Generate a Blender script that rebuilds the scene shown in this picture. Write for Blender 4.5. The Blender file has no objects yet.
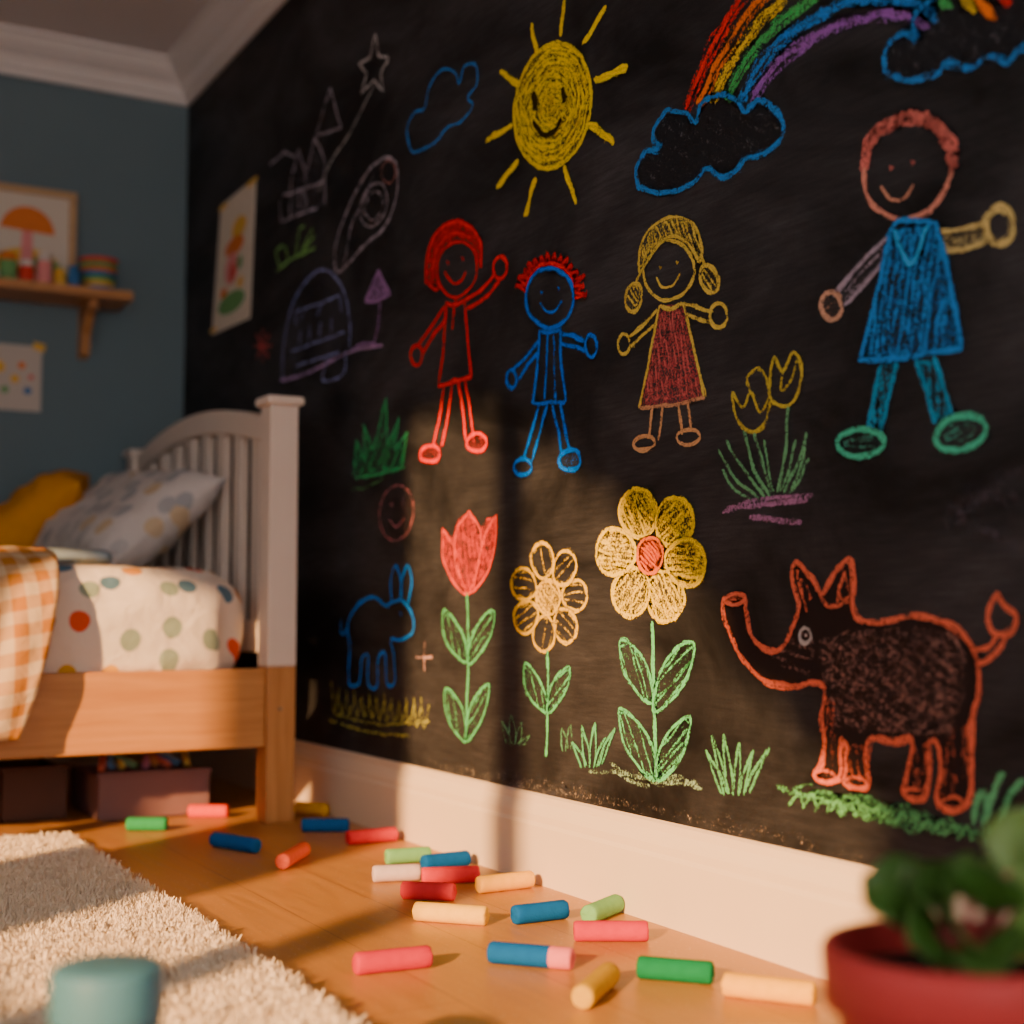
import bpy, bmesh, math, random
import numpy as np
from mathutils import Vector, Matrix, noise as mnoise
random.seed(7); np.random.seed(7)
S=bpy.context.scene
COL=S.collection

# ------------------------------------------------------------------ camera
F=1415.0
PITCH=math.radians(4.04); YAW=math.radians(29.2)
C=Vector((-1.35,0,0.5))
cd=bpy.data.cameras.new('camera'); cam=bpy.data.objects.new('camera',cd); COL.objects.link(cam)
cam.location=C; cam.rotation_euler=(math.pi/2+PITCH,0,-YAW)
cd.sensor_width=36; cd.lens=F/1024*36; cd.clip_start=0.02
cd.dof.use_dof=True; cd.dof.focus_distance=2.35; cd.dof.aperture_fstop=1.8
S.camera=cam
fw=Vector((math.sin(YAW)*math.cos(PITCH),math.cos(YAW)*math.cos(PITCH),math.sin(PITCH)))
rt=Vector((math.cos(YAW),-math.sin(YAW),0)); up=rt.cross(fw)
# tracing homography: photo tracing coordinates -> metres on the blackboard / on the floor
def ray(px,py): return fw*F+rt*(px-512)-up*(py-512)
def onX(px,py,x=0.0):
    d=ray(px,py); t=(x-C.x)/d.x; return C+d*t
def onY(px,py,y):
    d=ray(px,py); t=(y-C.y)/d.y; return C+d*t
def onZ(px,py,z=0.0):
    d=ray(px,py); t=(z-C.z)/d.z; return C+d*t

# ------------------------------------------------------------------ materials
def newmat(name):
    m=bpy.data.materials.new(name); m.use_nodes=True
    nt=m.node_tree; b=nt.nodes['Principled BSDF']; return m,nt,b
def N(nt,t,**kw):
    n=nt.nodes.new(t)
    for k,v in kw.items():
        if k in n.inputs: n.inputs[k].default_value=v
        else: setattr(n,k,v)
    return n
def simple(name,col,rough=0.6,var=0.12,scale=30,bump=0.15,bscale=200,spec=0.3,stretch=(1,1,1)):
    m,nt,b=newmat(name); L=nt.links
    tc=N(nt,'ShaderNodeTexCoord'); mp=N(nt,'ShaderNodeMapping'); mp.inputs['Scale'].default_value=stretch
    L.new(tc.outputs['Object'],mp.inputs['Vector'])
    nz=N(nt,'ShaderNodeTexNoise',Scale=scale,Detail=4.0); L.new(mp.outputs[0],nz.inputs['Vector'])
    mx=N(nt,'ShaderNodeMix',data_type='RGBA')
    mx.inputs[6].default_value=(*[c*(1-var) for c in col],1); mx.inputs[7].default_value=(*[min(1,c*(1+var)) for c in col],1)
    L.new(nz.outputs[0],mx.inputs[0]); L.new(mx.outputs[2],b.inputs['Base Color'])
    b.inputs['Roughness'].default_value=rough; b.inputs['Specular IOR Level'].default_value=spec
    if bump>0:
        n2=N(nt,'ShaderNodeTexNoise',Scale=bscale,Detail=3.0); L.new(mp.outputs[0],n2.inputs['Vector'])
        bp=N(nt,'ShaderNodeBump',Strength=bump,Distance=0.002); L.new(n2.outputs[0],bp.inputs['Height']); L.new(bp.outputs[0],b.inputs['Normal'])
    return m
def wood(name,c1,c2,axis='x',rough=0.45,sc=8):
    m,nt,b=newmat(name); L=nt.links
    tc=N(nt,'ShaderNodeTexCoord'); mp=N(nt,'ShaderNodeMapping')
    s=[14,14,14]; s['xyz'.index(axis)]=1.0; mp.inputs['Scale'].default_value=s
    L.new(tc.outputs['Object'],mp.inputs['Vector'])
    nz=N(nt,'ShaderNodeTexNoise',Scale=sc*0.5,Detail=6.0,Distortion=0.6); L.new(mp.outputs[0],nz.inputs['Vector'])
    r=N(nt,'ShaderNodeValToRGB'); r.color_ramp.elements[0].position=.3; r.color_ramp.elements[1].position=.7
    r.color_ramp.elements[0].color=(*c1,1); r.color_ramp.elements[1].color=(*c2,1)
    L.new(nz.outputs[0],r.inputs[0]); L.new(r.outputs[0],b.inputs['Base Color'])
    b.inputs['Roughness'].default_value=rough
    bp=N(nt,'ShaderNodeBump',Strength=0.12,Distance=0.001); L.new(nz.outputs[0],bp.inputs['Height']); L.new(bp.outputs[0],b.inputs['Normal'])
    return m

def blackboard_mat():
    m,nt,b=newmat('blackboard_paint'); L=nt.links
    tc=N(nt,'ShaderNodeTexCoord')
    mp=N(nt,'ShaderNodeMapping'); mp.inputs['Scale'].default_value=(1,1.0,2.2); mp.inputs['Rotation'].default_value=(0.6,0,0)
    L.new(tc.outputs['Object'],mp.inputs['Vector'])
    a=N(nt,'ShaderNodeTexNoise',Scale=1.9,Detail=6.0,Roughness=.62,Distortion=.8); L.new(mp.outputs[0],a.inputs['Vector'])
    r=N(nt,'ShaderNodeMapRange'); r.inputs[1].default_value=.36; r.inputs[2].default_value=.68; L.new(a.outputs[0],r.inputs[0])
    mp2=N(nt,'ShaderNodeMapping'); mp2.inputs['Scale'].default_value=(1,5,60); mp2.inputs['Rotation'].default_value=(-0.9,0,0)
    L.new(tc.outputs['Object'],mp2.inputs['Vector'])
    c=N(nt,'ShaderNodeTexNoise',Scale=2.5,Detail=5.0,Roughness=.7); L.new(mp2.outputs[0],c.inputs['Vector'])
    g=N(nt,'ShaderNodeTexNoise',Scale=500.0,Detail=2.0); L.new(tc.outputs['Object'],g.inputs['Vector'])
    m1=N(nt,'ShaderNodeMath',operation='MULTIPLY'); L.new(r.outputs[0],m1.inputs[0]); L.new(c.outputs[0],m1.inputs[1])
    m2=N(nt,'ShaderNodeMath',operation='MULTIPLY'); L.new(m1.outputs[0],m2.inputs[0]); L.new(g.outputs[0],m2.inputs[1])
    mx=N(nt,'ShaderNodeMix',data_type='RGBA'); mx.inputs[6].default_value=(.0070,.0074,.0085,1); mx.inputs[7].default_value=(.18,.18,.20,1)
    L.new(m2.outputs[0],mx.inputs[0]); L.new(mx.outputs[2],b.inputs['Base Color'])
    b.inputs['Roughness'].default_value=.62; b.inputs['Specular IOR Level'].default_value=.20
    bp=N(nt,'ShaderNodeBump',Strength=0.15,Distance=0.001); L.new(g.outputs[0],bp.inputs['Height']); L.new(bp.outputs[0],b.inputs['Normal'])
    return m
def chalk_mark_mat():
    m,nt,b=newmat('chalk_marks'); L=nt.links
    tc=N(nt,'ShaderNodeTexCoord'); at=N(nt,'ShaderNodeVertexColor'); at.layer_name='Col'
    uv=N(nt,'ShaderNodeUVMap'); sx=N(nt,'ShaderNodeSeparateXYZ'); L.new(uv.outputs[0],sx.inputs[0])
    e=N(nt,'ShaderNodeMath',operation='SUBTRACT'); L.new(sx.outputs[1],e.inputs[0]); e.inputs[1].default_value=.5
    e2=N(nt,'ShaderNodeMath',operation='ABSOLUTE'); L.new(e.outputs[0],e2.inputs[0])
    er=N(nt,'ShaderNodeMapRange',interpolation_type='SMOOTHSTEP'); er.inputs[1].default_value=.5; er.inputs[2].default_value=.10; L.new(e2.outputs[0],er.inputs[0])
    d=N(nt,'ShaderNodeMath',operation='MULTIPLY'); L.new(er.outputs[0],d.inputs[0]); L.new(at.outputs['Alpha'],d.inputs[1])
    n1=N(nt,'ShaderNodeTexNoise',Scale=270.0,Detail=3.0,Roughness=.75); L.new(tc.outputs['Object'],n1.inputs['Vector'])
    n2=N(nt,'ShaderNodeTexNoise',Scale=60.0,Detail=2.0); L.new(tc.outputs['Object'],n2.inputs['Vector'])
    a1=N(nt,'ShaderNodeMath',operation='MULTIPLY_ADD'); L.new(n2.outputs[0],a1.inputs[0]); a1.inputs[1].default_value=.36; L.new(n1.outputs[0],a1.inputs[2])
    th=N(nt,'ShaderNodeMath',operation='MULTIPLY_ADD'); L.new(d.outputs[0],th.inputs[0]); th.inputs[1].default_value=.58; th.inputs[2].default_value=.325
    s=N(nt,'ShaderNodeMath',operation='SUBTRACT'); L.new(th.outputs[0],s.inputs[0]); L.new(a1.outputs[0],s.inputs[1])
    k=N(nt,'ShaderNodeMath',operation='MULTIPLY',use_clamp=True); L.new(s.outputs[0],k.inputs[0]); k.inputs[1].default_value=8.0
    L.new(k.outputs[0],b.inputs['Alpha']); L.new(at.outputs[0],b.inputs['Base Color'])
    b.inputs['Roughness'].default_value=.95; b.inputs['Specular IOR Level'].default_value=.02
    return m
def floor_mat():
    m,nt,b=newmat('honey_oak_floor'); L=nt.links
    tc=N(nt,'ShaderNodeTexCoord')
    mr=N(nt,'ShaderNodeMapping'); mr.inputs['Rotation'].default_value=(0,0,math.pi/2); L.new(tc.outputs['Object'],mr.inputs['Vector'])
    br=N(nt,'ShaderNodeTexBrick'); br.offset=.37; br.inputs['Scale'].default_value=1; br.inputs['Brick Width'].default_value=1.5; br.inputs['Row Height'].default_value=.16
    br.inputs['Mortar Size'].default_value=.0010; br.inputs['Mortar Smooth'].default_value=.3
    br.inputs['Color1'].default_value=(.50,.24,.055,1); br.inputs['Color2'].default_value=(.57,.28,.070,1); br.inputs['Mortar'].default_value=(.30,.12,.03,1)
    L.new(mr.outputs[0],br.inputs['Vector'])
    mp=N(nt,'ShaderNodeMapping'); mp.inputs['Scale'].default_value=(16,1,1); L.new(tc.outputs['Object'],mp.inputs['Vector'])
    nz=N(nt,'ShaderNodeTexNoise',Scale=5.0,Detail=7.0,Distortion=.5); L.new(mp.outputs[0],nz.inputs['Vector'])
    mx=N(nt,'ShaderNodeMix',data_type='RGBA',blend_type='MULTIPLY'); mx.inputs[0].default_value=.45
    rr=N(nt,'ShaderNodeValToRGB'); rr.color_ramp.elements[0].position=.3; rr.color_ramp.elements[0].color=(.62,.55,.5,1); rr.color_ramp.elements[1].position=.65; rr.color_ramp.elements[1].color=(1,1,1,1)
    L.new(nz.outputs[0],rr.inputs[0]); L.new(br.outputs[0],mx.inputs[6]); L.new(rr.outputs[0],mx.inputs[7]); 
    v=N(nt,'ShaderNodeTexNoise',Scale=170.0,Detail=2.0); L.new(tc.outputs['Object'],v.inputs['Vector'])
    vr=N(nt,'ShaderNodeMapRange'); vr.inputs[1].default_value=.66; vr.inputs[2].default_value=.72; L.new(v.outputs[0],vr.inputs[0])
    v2=N(nt,'ShaderNodeTexNoise',Scale=3.0,Detail=2.0); L.new(tc.outputs['Object'],v2.inputs['Vector'])
    v3=N(nt,'ShaderNodeMath',operation='MULTIPLY'); L.new(vr.outputs[0],v3.inputs[0]); L.new(v2.outputs[0],v3.inputs[1])
    m2=N(nt,'ShaderNodeMix',data_type='RGBA'); L.new(v3.outputs[0],m2.inputs[0]); L.new(mx.outputs[2],m2.inputs[6]); m2.inputs[7].default_value=(.75,.6,.5,1)
    L.new(m2.outputs[2],b.inputs['Base Color'])
    rf=N(nt,'ShaderNodeMapRange'); rf.inputs[3].default_value=.26; rf.inputs[4].default_value=.5; L.new(nz.outputs[0],rf.inputs[0]); L.new(rf.outputs[0],b.inputs['Roughness'])
    bp=N(nt,'ShaderNodeBump',Strength=0.15,Distance=0.001); L.new(br.outputs['Fac'],bp.inputs['Height']); bp.invert=True; L.new(bp.outputs[0],b.inputs['Normal'])
    return m
def dots_mat(name,base,cols,scale,thr,rnd=.55,rough=.85):
    m,nt,b=newmat(name); L=nt.links
    tc=N(nt,'ShaderNodeTexCoord'); sx=N(nt,'ShaderNodeSeparateXYZ'); L.new(tc.outputs['Object'],sx.inputs[0])
    ad=N(nt,'ShaderNodeMath',operation='ADD'); L.new(sx.outputs[1],ad.inputs[0]); L.new(sx.outputs[2],ad.inputs[1])
    cb=N(nt,'ShaderNodeCombineXYZ'); L.new(sx.outputs[0],cb.inputs[0]); L.new(ad.outputs[0],cb.inputs[1])
    vo=N(nt,'ShaderNodeTexVoronoi',voronoi_dimensions='2D',Scale=scale,Randomness=rnd); L.new(cb.outputs[0],vo.inputs['Vector'])
    lt=N(nt,'ShaderNodeMapRange'); lt.inputs[1].default_value=thr+.015; lt.inputs[2].default_value=thr-.015; L.new(vo.outputs['Distance'],lt.inputs[0])
    sc=N(nt,'ShaderNodeSeparateColor'); L.new(vo.outputs['Color'],sc.inputs[0])
    r=N(nt,'ShaderNodeValToRGB'); r.color_ramp.interpolation='CONSTANT'
    while len(r.color_ramp.elements)<len(cols): r.color_ramp.elements.new(.5)
    for i,c in enumerate(cols):
        r.color_ramp.elements[i].position=i/len(cols)
    for i,c in enumerate(cols): r.color_ramp.elements[i].color=(*c,1)
    L.new(sc.outputs[0],r.inputs[0])
    mx=N(nt,'ShaderNodeMix',data_type='RGBA'); L.new(lt.outputs[0],mx.inputs[0]); mx.inputs[6].default_value=(*base,1); L.new(r.outputs[0],mx.inputs[7])
    L.new(mx.outputs[2],b.inputs['Base Color']); b.inputs['Roughness'].default_value=rough; b.inputs['Specular IOR Level'].default_value=.1
    n2=N(nt,'ShaderNodeTexNoise',Scale=14.0,Detail=5.0,Distortion=.7); L.new(tc.outputs['Object'],n2.inputs['Vector'])
    bp=N(nt,'ShaderNodeBump',Strength=0.7,Distance=0.016); L.new(n2.outputs[0],bp.inputs['Height']); L.new(bp.outputs[0],b.inputs['Normal'])
    return m
def gingham_mat():
    m,nt,b=newmat('gingham_cotton'); L=nt.links
    tc=N(nt,'ShaderNodeTexCoord'); mp=N(nt,'ShaderNodeMapping'); mp.inputs['Rotation'].default_value=(0,0,.22); L.new(tc.outputs['UV'],mp.inputs['Vector'])
    sx=N(nt,'ShaderNodeSeparateXYZ'); L.new(mp.outputs[0],sx.inputs[0])
    outs=[]
    for i in (0,1):
        mu=N(nt,'ShaderNodeMath',operation='MULTIPLY'); L.new(sx.outputs[i],mu.inputs[0]); mu.inputs[1].default_value=17.0
        fr=N(nt,'ShaderNodeMath',operation='FRACT'); L.new(mu.outputs[0],fr.inputs[0])
        gt=N(nt,'ShaderNodeMath',operation='GREATER_THAN'); L.new(fr.outputs[0],gt.inputs[0]); gt.inputs[1].default_value=.5
        h=N(nt,'ShaderNodeMath',operation='MULTIPLY'); L.new(gt.outputs[0],h.inputs[0]); h.inputs[1].default_value=.5; outs.append(h)
    ad=N(nt,'ShaderNodeMath',operation='ADD'); L.new(outs[0].outputs[0],ad.inputs[0]); L.new(outs[1].outputs[0],ad.inputs[1])
    mx=N(nt,'ShaderNodeMix',data_type='RGBA'); L.new(ad.outputs[0],mx.inputs[0]); mx.inputs[6].default_value=(.70,.54,.34,1); mx.inputs[7].default_value=(.52,.21,.03,1)
    L.new(mx.outputs[2],b.inputs['Base Color']); b.inputs['Roughness'].default_value=.9; b.inputs['Specular IOR Level'].default_value=.1
    n2=N(nt,'ShaderNodeTexNoise',Scale=16.0,Detail=5.0,Distortion=.7); L.new(tc.outputs['Object'],n2.inputs['Vector'])
    bp=N(nt,'ShaderNodeBump',Strength=0.6,Distance=0.012); L.new(n2.outputs[0],bp.inputs['Height']); L.new(bp.outputs[0],b.inputs['Normal'])
    return m

M_board=blackboard_mat(); M_chalk=chalk_mark_mat(); M_floor=floor_mat()
M_blue=simple('slate_blue_wall_paint',(.145,.215,.25),.75,.06,3,.2,260)
M_ceil=simple('ceiling_paint',(.80,.74,.73),.85,.03,3,.15,200)
M_trim=simple('white_gloss_trim',(.84,.79,.76),.38,.03,6,.05,60,spec=.4)
M_base=simple('cream_baseboard_paint',(.82,.67,.51),.42,.04,6,.08,40,spec=.4)
M_white=simple('white_painted_wood',(.80,.70,.61),.45,.05,10,.1,90)
M_pine=wood('honey_pine',(.46,.19,.045),(.60,.28,.08),'x')
M_pinez=wood('honey_pine_leg',(.46,.19,.045),(.60,.28,.08),'z')
M_shelf=wood('shelf_oak',(.46,.19,.06),(.60,.28,.09),'x')
M_frame=wood('frame_beech',(.50,.30,.14),(.62,.40,.20),'x')

# ------------------------------------------------------------------ mesh helpers
def link(name,me,mats,parent=None,smooth=False):
    o=bpy.data.objects.new(name,me); COL.objects.link(o)
    for m in (mats if isinstance(mats,(list,tuple)) else [mats]): me.materials.append(m)
    if smooth:
        for p in me.polygons: p.use_smooth=True
    if parent: o.parent=parent
    return o
def empty(name,loc=(0,0,0)):
    o=bpy.data.objects.new(name,None); o.empty_display_size=.1; COL.objects.link(o); o.location=loc
    return o
def box(name,x0,x1,y0,y1,z0,z1,mat,parent=None,bevel=0.0):
    cx,cy,cz=(x0+x1)/2,(y0+y1)/2,(z0+z1)/2
    bm=bmesh.new(); bmesh.ops.create_cube(bm,size=1)
    for v in bm.verts: v.co=Vector((v.co.x*(x1-x0),v.co.y*(y1-y0),v.co.z*(z1-z0)))
    me=bpy.data.meshes.new(name); bm.to_mesh(me); bm.free()
    o=link(name,me,mat,parent); o.location=(cx,cy,cz)
    if bevel>0:
        b=o.modifiers.new('bevel','BEVEL'); b.width=bevel; b.segments=3; b.harden_normals=False
    return o
def prism(name,prof,path,mat,parent=None):
    n=len(prof); vs=[path(a,b,0) for a,b in prof]+[path(a,b,1) for a,b in prof]
    fs=[(i,(i+1)%n,n+(i+1)%n,n+i) for i in range(n)]+[tuple(range(n))[::-1],tuple(range(n,2*n))]
    me=bpy.data.meshes.new(name); me.from_pydata([tuple(v) for v in vs],[],fs)
    bm=bmesh.new(); bm.from_mesh(me); bmesh.ops.recalc_face_normals(bm,faces=bm.faces); bm.to_mesh(me); bm.free()
    return link(name,me,mat,parent)
def lathe(name,prof,mats,parent=None,seg=40,loc=(0,0,0),midx=None):
    vs=[];fs=[];mi=[]
    for r,z in prof:
        for i in range(seg):
            a=2*math.pi*i/seg; vs.append((max(r,1e-5)*math.cos(a),max(r,1e-5)*math.sin(a),z))
    for j in range(len(prof)-1):
        for i in range(seg):
            k=(i+1)%seg; fs.append((j*seg+i,j*seg+k,(j+1)*seg+k,(j+1)*seg+i)); mi.append(midx[j] if midx else 0)
    me=bpy.data.meshes.new(name); me.from_pydata(vs,[],fs); 
    o=link(name,me,mats,parent,True)
    for p,k in zip(me.polygons,mi): p.material_index=k
    o.location=loc
    return o

# ------------------------------------------------------------------ room
YB=4.70; XL=-2.6; YR=-2.6; H=2.36
box('floor',XL-.1,.1,YR,YB+.1,-.08,0,M_floor)
box('ceiling',XL-.1,.1,YR,YB+.1,H,H+.08,M_ceil)
box('wall_right',0,.1,YR,YB+.1,0,H,M_board)
box('wall_back',XL-.1,0,YB,YB+.1,0,H,M_blue)
# left wall with two windows
W1=(-.42,1.17,.62,2.05); W2=(1.62,2.42,.62,1.52)
wl=empty('wall_left')
def wl_box(n,y0,y1,z0,z1): box(n,XL-.1,XL,y0,y1,z0,z1,M_blue,wl)
wl_box('panel_1',YR,W1[0],0,H); wl_box('panel_2',W1[0],W1[1],0,W1[2]); wl_box('panel_3',W1[0],W1[1],W1[3],H)
wl_box('panel_4',W1[1],W2[0],0,H); wl_box('panel_5',W2[0],W2[1],0,W2[2]); wl_box('panel_6',W2[0],W2[1],W2[3],H)
wl_box('panel_7',W2[1],YB,0,H)
for i,(a,b,c,d) in enumerate((W1,W2)):
    w=empty('window_%d'%(i+1))
    t=.045
    box('jamb_l',XL-.09,XL-.03,a,a+t,c,d,M_white,w,.004); box('jamb_r',XL-.09,XL-.03,b-t,b,c,d,M_white,w,.004)
    box('head',XL-.09,XL-.03,a+t,b-t,d-t,d,M_white,w,.004); box('sill_rail',XL-.09,XL-.03,a+t,b-t,c,c+t,M_white,w,.004)
    for k,yy in enumerate(([.64] if i==0 else [2.02])):
        box('mullion_%d'%k,XL-.085,XL-.035,yy-.048,yy+.048,c+t,d-t,M_white,w,.004)
    box('stool',XL,XL+.06,a-.05,b+.05,c-.04,c-.005,M_white,w,.006)
# swagged curtain added over window 1, out of view, to slant the sun patch
M_cur=simple('linen_curtain',(.55,.42,.3),.9,.05,20,.2,120)
cw=empty('window_curtain')
vs=[];fs=[];n=60
SW=[(-.60,1.22),(-.3,1.24),(-.05,1.36),(.2,1.60),(.7,1.88),(1.0,1.97),(1.3,2.03)]
def sun_block_swag(y):
    for (a,za),(b,zb) in zip(SW,SW[1:]):
        if a<=y<=b: return za+(zb-za)*(y-a)/(b-a)
    return 1.22
for i in range(n+1):
    y=-.52+1.80*i/n; zb=sun_block_swag(y)
    for j in range(9):
        z=2.16+(zb-2.16)*j/8; vs.append((XL+.08+.018*math.sin(i*1.3)*(j/8+.4),y,z))
for i in range(n):
    for j in range(8): a=i*9+j; fs.append((a,a+1,a+10,a+9))
me=bpy.data.meshes.new('swag'); me.from_pydata(vs,[],fs); link('swag',me,M_cur,cw,True)
added_rod=lathe('rod',[(0,-.95),(.012,-.95),(.012,.95),(0,.95)],M_pine,cw,16,(XL+.08,.40,2.17)); added_rod.rotation_euler=(math.pi/2,0,0)

cp=[(0,0),(.105,0),(.105,.012),(.092,.018),(.082,.035),(.060,.055),(.040,.066),(.028,.085),(.026,.10),(.014,.104),(.012,.125),(0,.125)]
prism('trim_1',cp,lambda a,b,t:Vector((XL+t*(-XL),YB-a,H-b)),M_trim)
prism('trim_2',cp,lambda a,b,t:Vector((-a,YR+t*(YB-YR),H-b)),M_trim)
bp_=[(0,0),(.018,0),(.018,.105),(.015,.112),(.015,.125),(.011,.137),(.007,.145),(.006,.158),(0,.162)]
prism('baseboard_right',bp_,lambda a,b,t:Vector((-a,YR+t*(YB-YR),b)),M_base)
prism('baseboard_back',bp_,lambda a,b,t:Vector((XL+t*(-XL-.02),YB-a,b)),M_base)

# ------------------------------------------------------------------ chalk drawings
def cat(pts,closed,sub=8):
    P=[np.array(p,float) for p in pts]; n=len(P); out=[]
    if n<3 and not closed: return [tuple(p) for p in P]
    rng=range(n) if closed else range(n-1)
    for i in rng:
        p0=P[(i-1)%n] if closed or i>0 else P[i]*2-P[i+1]
        p1=P[i]; p2=P[(i+1)%n]
        p3=P[(i+2)%n] if closed or i+2<n else p2*2-p1
        for k in range(sub):
            t=k/sub
            out.append(tuple(.5*((2*p1)+(-p0+p2)*t+(2*p0-5*p1+4*p2-p3)*t*t+(-p0+3*p1-3*p2+p3)*t**3)))
    if closed: out.append(out[0])
    else: out.append(tuple(P[-1]))
    return out
def ell(cx,cy,rx,ry,rot=0,n=26,a0=0,a1=360):
    r=math.radians(rot); o=[]
    for i in range(n+1):
        a=math.radians(a0+(a1-a0)*i/n); x=rx*math.cos(a); y=ry*math.sin(a)
        o.append((cx+x*math.cos(r)-y*math.sin(r),cy+x*math.sin(r)+y*math.cos(r)))
    return o
LAYER=[0]
WK=1.16
class Drawing:
    def __init__(s,name): s.name=name; s.v=[];s.f=[];s.c=[];s.uv=[]
    def ribbon(s,wpts,col,w,strength,jit):
        P=np.array(wpts); d=np.r_[0,np.cumsum(np.hypot(*(P[1:]-P[:-1]).T))]
        Ltot=d[-1]
        if Ltot<1e-4: return
        n=max(2,int(Ltot/.006)+1); t=np.linspace(0,Ltot,n)
        Y=np.interp(t,d,P[:,0]); Z=np.interp(t,d,P[:,1])
        so=random.uniform(0,100)
        for i in range(n):
            Y[i]+=jit*mnoise.noise(Vector((so,t[i]*22,0))); Z[i]+=jit*mnoise.noise(Vector((so,t[i]*22,7)))
        ty=np.gradient(Y); tz=np.gradient(Z); l=np.hypot(ty,tz)+1e-9; ty/=l; tz/=l
        LAYER[0]+=1; x=-(0.0008+(LAYER[0]%60)*0.00004)
        b=len(s.v)
        for i in range(n):
            ww=w*.5*(1+.35*mnoise.noise(Vector((so+9,t[i]*40,3))))
            if i==0 or i==n-1: ww*=.6
            s.v.append((x,Y[i]-tz[i]*ww,Z[i]+ty[i]*ww)); s.v.append((x,Y[i]+tz[i]*ww,Z[i]-ty[i]*ww))
            s.uv+= [(t[i],0),(t[i],1)]
            st=strength*(1+.22*mnoise.noise(Vector((so+30,t[i]*25,3))))
            s.c+=[(*col,st)]*2
        for i in range(n-1): s.f.append((b+2*i,b+2*i+1,b+2*i+3,b+2*i+2))
    def line(s,pts,col,w=.0125,st=.95,closed=False,smooth=True,passes=2,jit=.003):
        w=w*WK
        q=cat(pts,closed) if smooth else [tuple(p) for p in pts]+([pts[0]] if closed else [])
        wp=[]
        for a,b2 in zip(q,q[1:]):
            for k in range(3):
                t=k/3; wp.append((a[0]+(b2[0]-a[0])*t,a[1]+(b2[1]-a[1])*t))
        wp.append(q[-1])
        wp=[(p.y,p.z) for p in (onX(*a) for a in wp)]
        for k in range(passes): s.ribbon(wp,col,w*(1 if k==0 else .65),st*(1 if k==0 else .9),jit*(1 if k==0 else 2.0))
        if passes>1 and st>.8: s.ribbon(wp,col,w*1.7,.44,jit)
    def ell(s,*a,col=(1,1,1),w=.0115,st=.95,n=26,a0=0,a1=360,passes=2):
        s.line(ell(*a,n=n,a0=a0,a1=a1),col,w,st,smooth=False,passes=passes)
    def dot(s,x,y,col,r=2.2,st=1.0): s.line([(x-r*.5,y-r*.8),(x+r*.4,y+r*.8),(x-.2*r,y)],col,.010,st,passes=2,jit=.001)
    def fill(s,poly,col,st=.5):
        b=len(s.v); LAYER[0]+=1; x=-.00045-.00002*(LAYER[0]%12)
        for p in poly:
            q=onX(*p); s.v.append((x,q.y,q.z)); s.uv.append((0,.5)); s.c.append((*col,st))
        s.f.append(tuple(range(b,b+len(poly))))
    def hatch(s,poly,col,ang=80,sp=5,w=.010,st=.8,jit=2.0,passes=1):
        a=math.radians(ang); ca,sa=math.cos(a),math.sin(a)
        R=[(p[0]*ca+p[1]*sa,-p[0]*sa+p[1]*ca) for p in poly]
        ys=[r[1] for r in R]; y=min(ys)+sp*.4; flip=False; runs=[];cur=[]
        while y<max(ys):
            xs=[]
            for (x0,y0),(x1,y1) in zip(R,R[1:]+R[:1]):
                if (y0<=y<y1) or (y1<=y<y0): xs.append(x0+(x1-x0)*(y-y0)/(y1-y0))
            xs.sort()
            for i in range(0,len(xs)-1,2):
                A=(xs[i]+random.uniform(0,jit),y+random.uniform(-1,1)*sp*.35); B=(xs[i+1]-random.uniform(0,jit),y+random.uniform(-1,1)*sp*.35)
                if i==0:
                    cur+= [B,A] if flip else [A,B]
                else: runs.append([A,B])
            flip=not flip; y+=sp*random.uniform(.7,1.2)
            if len(xs)>2: runs.append(cur); cur=[]
        runs.append(cur)
        for r in runs:
            if len(r)>1: s.line([(p[0]*ca-p[1]*sa,p[0]*sa+p[1]*ca) for p in r],col,w,st,smooth=False,passes=passes,jit=.005)
    def done(s):
        me=bpy.data.meshes.new(s.name); me.from_pydata(s.v,[],s.f)
        ca=me.color_attributes.new('Col','FLOAT_COLOR','POINT')
        ca.data.foreach_set('color',np.array(s.c,np.float32).ravel())
        uvl=me.uv_layers.new(name='UVMap'); li=np.zeros(len(me.loops),np.int32); me.loops.foreach_get('vertex_index',li)
        uvl.data.foreach_set('uv',np.array(s.uv,np.float32)[li].ravel())
        return link(s.name,me,M_chalk)

RED=(.97,.016,.010); BLU=(.004,.20,.97); YEL=(1.0,.78,.012)
MINT=(.14,.66,.28)

d=Drawing('chalk_sun_drawing')
so=ell(553,106,37,62,8)
d.fill(so,YEL,.66)
for seed in (0,1):
    sp=[]
    for i in range(260):
        t=i/259; a=t*2*math.pi*9.5+seed*2.5; r=.06+.90*t
        x=37*r*math.cos(a)+random.uniform(-2.2,2.2); y=61*r*math.sin(a)+random.uniform(-2.5,2.5); q=math.radians(8+seed*6)
        sp.append((553+x*math.cos(q)-y*math.sin(q),106+x*math.sin(q)+y*math.cos(q)))
    d.line(sp,YEL,.012,.88,smooth=False,passes=1)
d.ell(553,106,38,63,8,col=YEL,w=.016,passes=3)
for r in [((532,24),(537,52)),((565,-2),(561,35)),((606,6),(584,43)),((628,68),(594,82)),((589,124),(615,143)),((565,166),(577,203)),((536,178),(526,216)),((519,160),(498,188)),((513,124),(488,140)),((521,86),(501,71))]:
    d.line(r,YEL,.020,1.05,passes=3,jit=.005)
K=(.04,.028,.006)
nb=len(d.v)
d.line([(534,94),(537,102),(538,110)],K,.024,1.5,passes=1); d.line([(564,88),(566,95),(567,102)],K,.018,1.4,passes=1)
d.line([(535,121),(544,134),(556,132),(563,119)],K,.016,1.4,passes=1)
d.v=d.v[:nb]+[(-.0045,y,z) for x,y,z in d.v[nb:]]
d.done()

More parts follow.
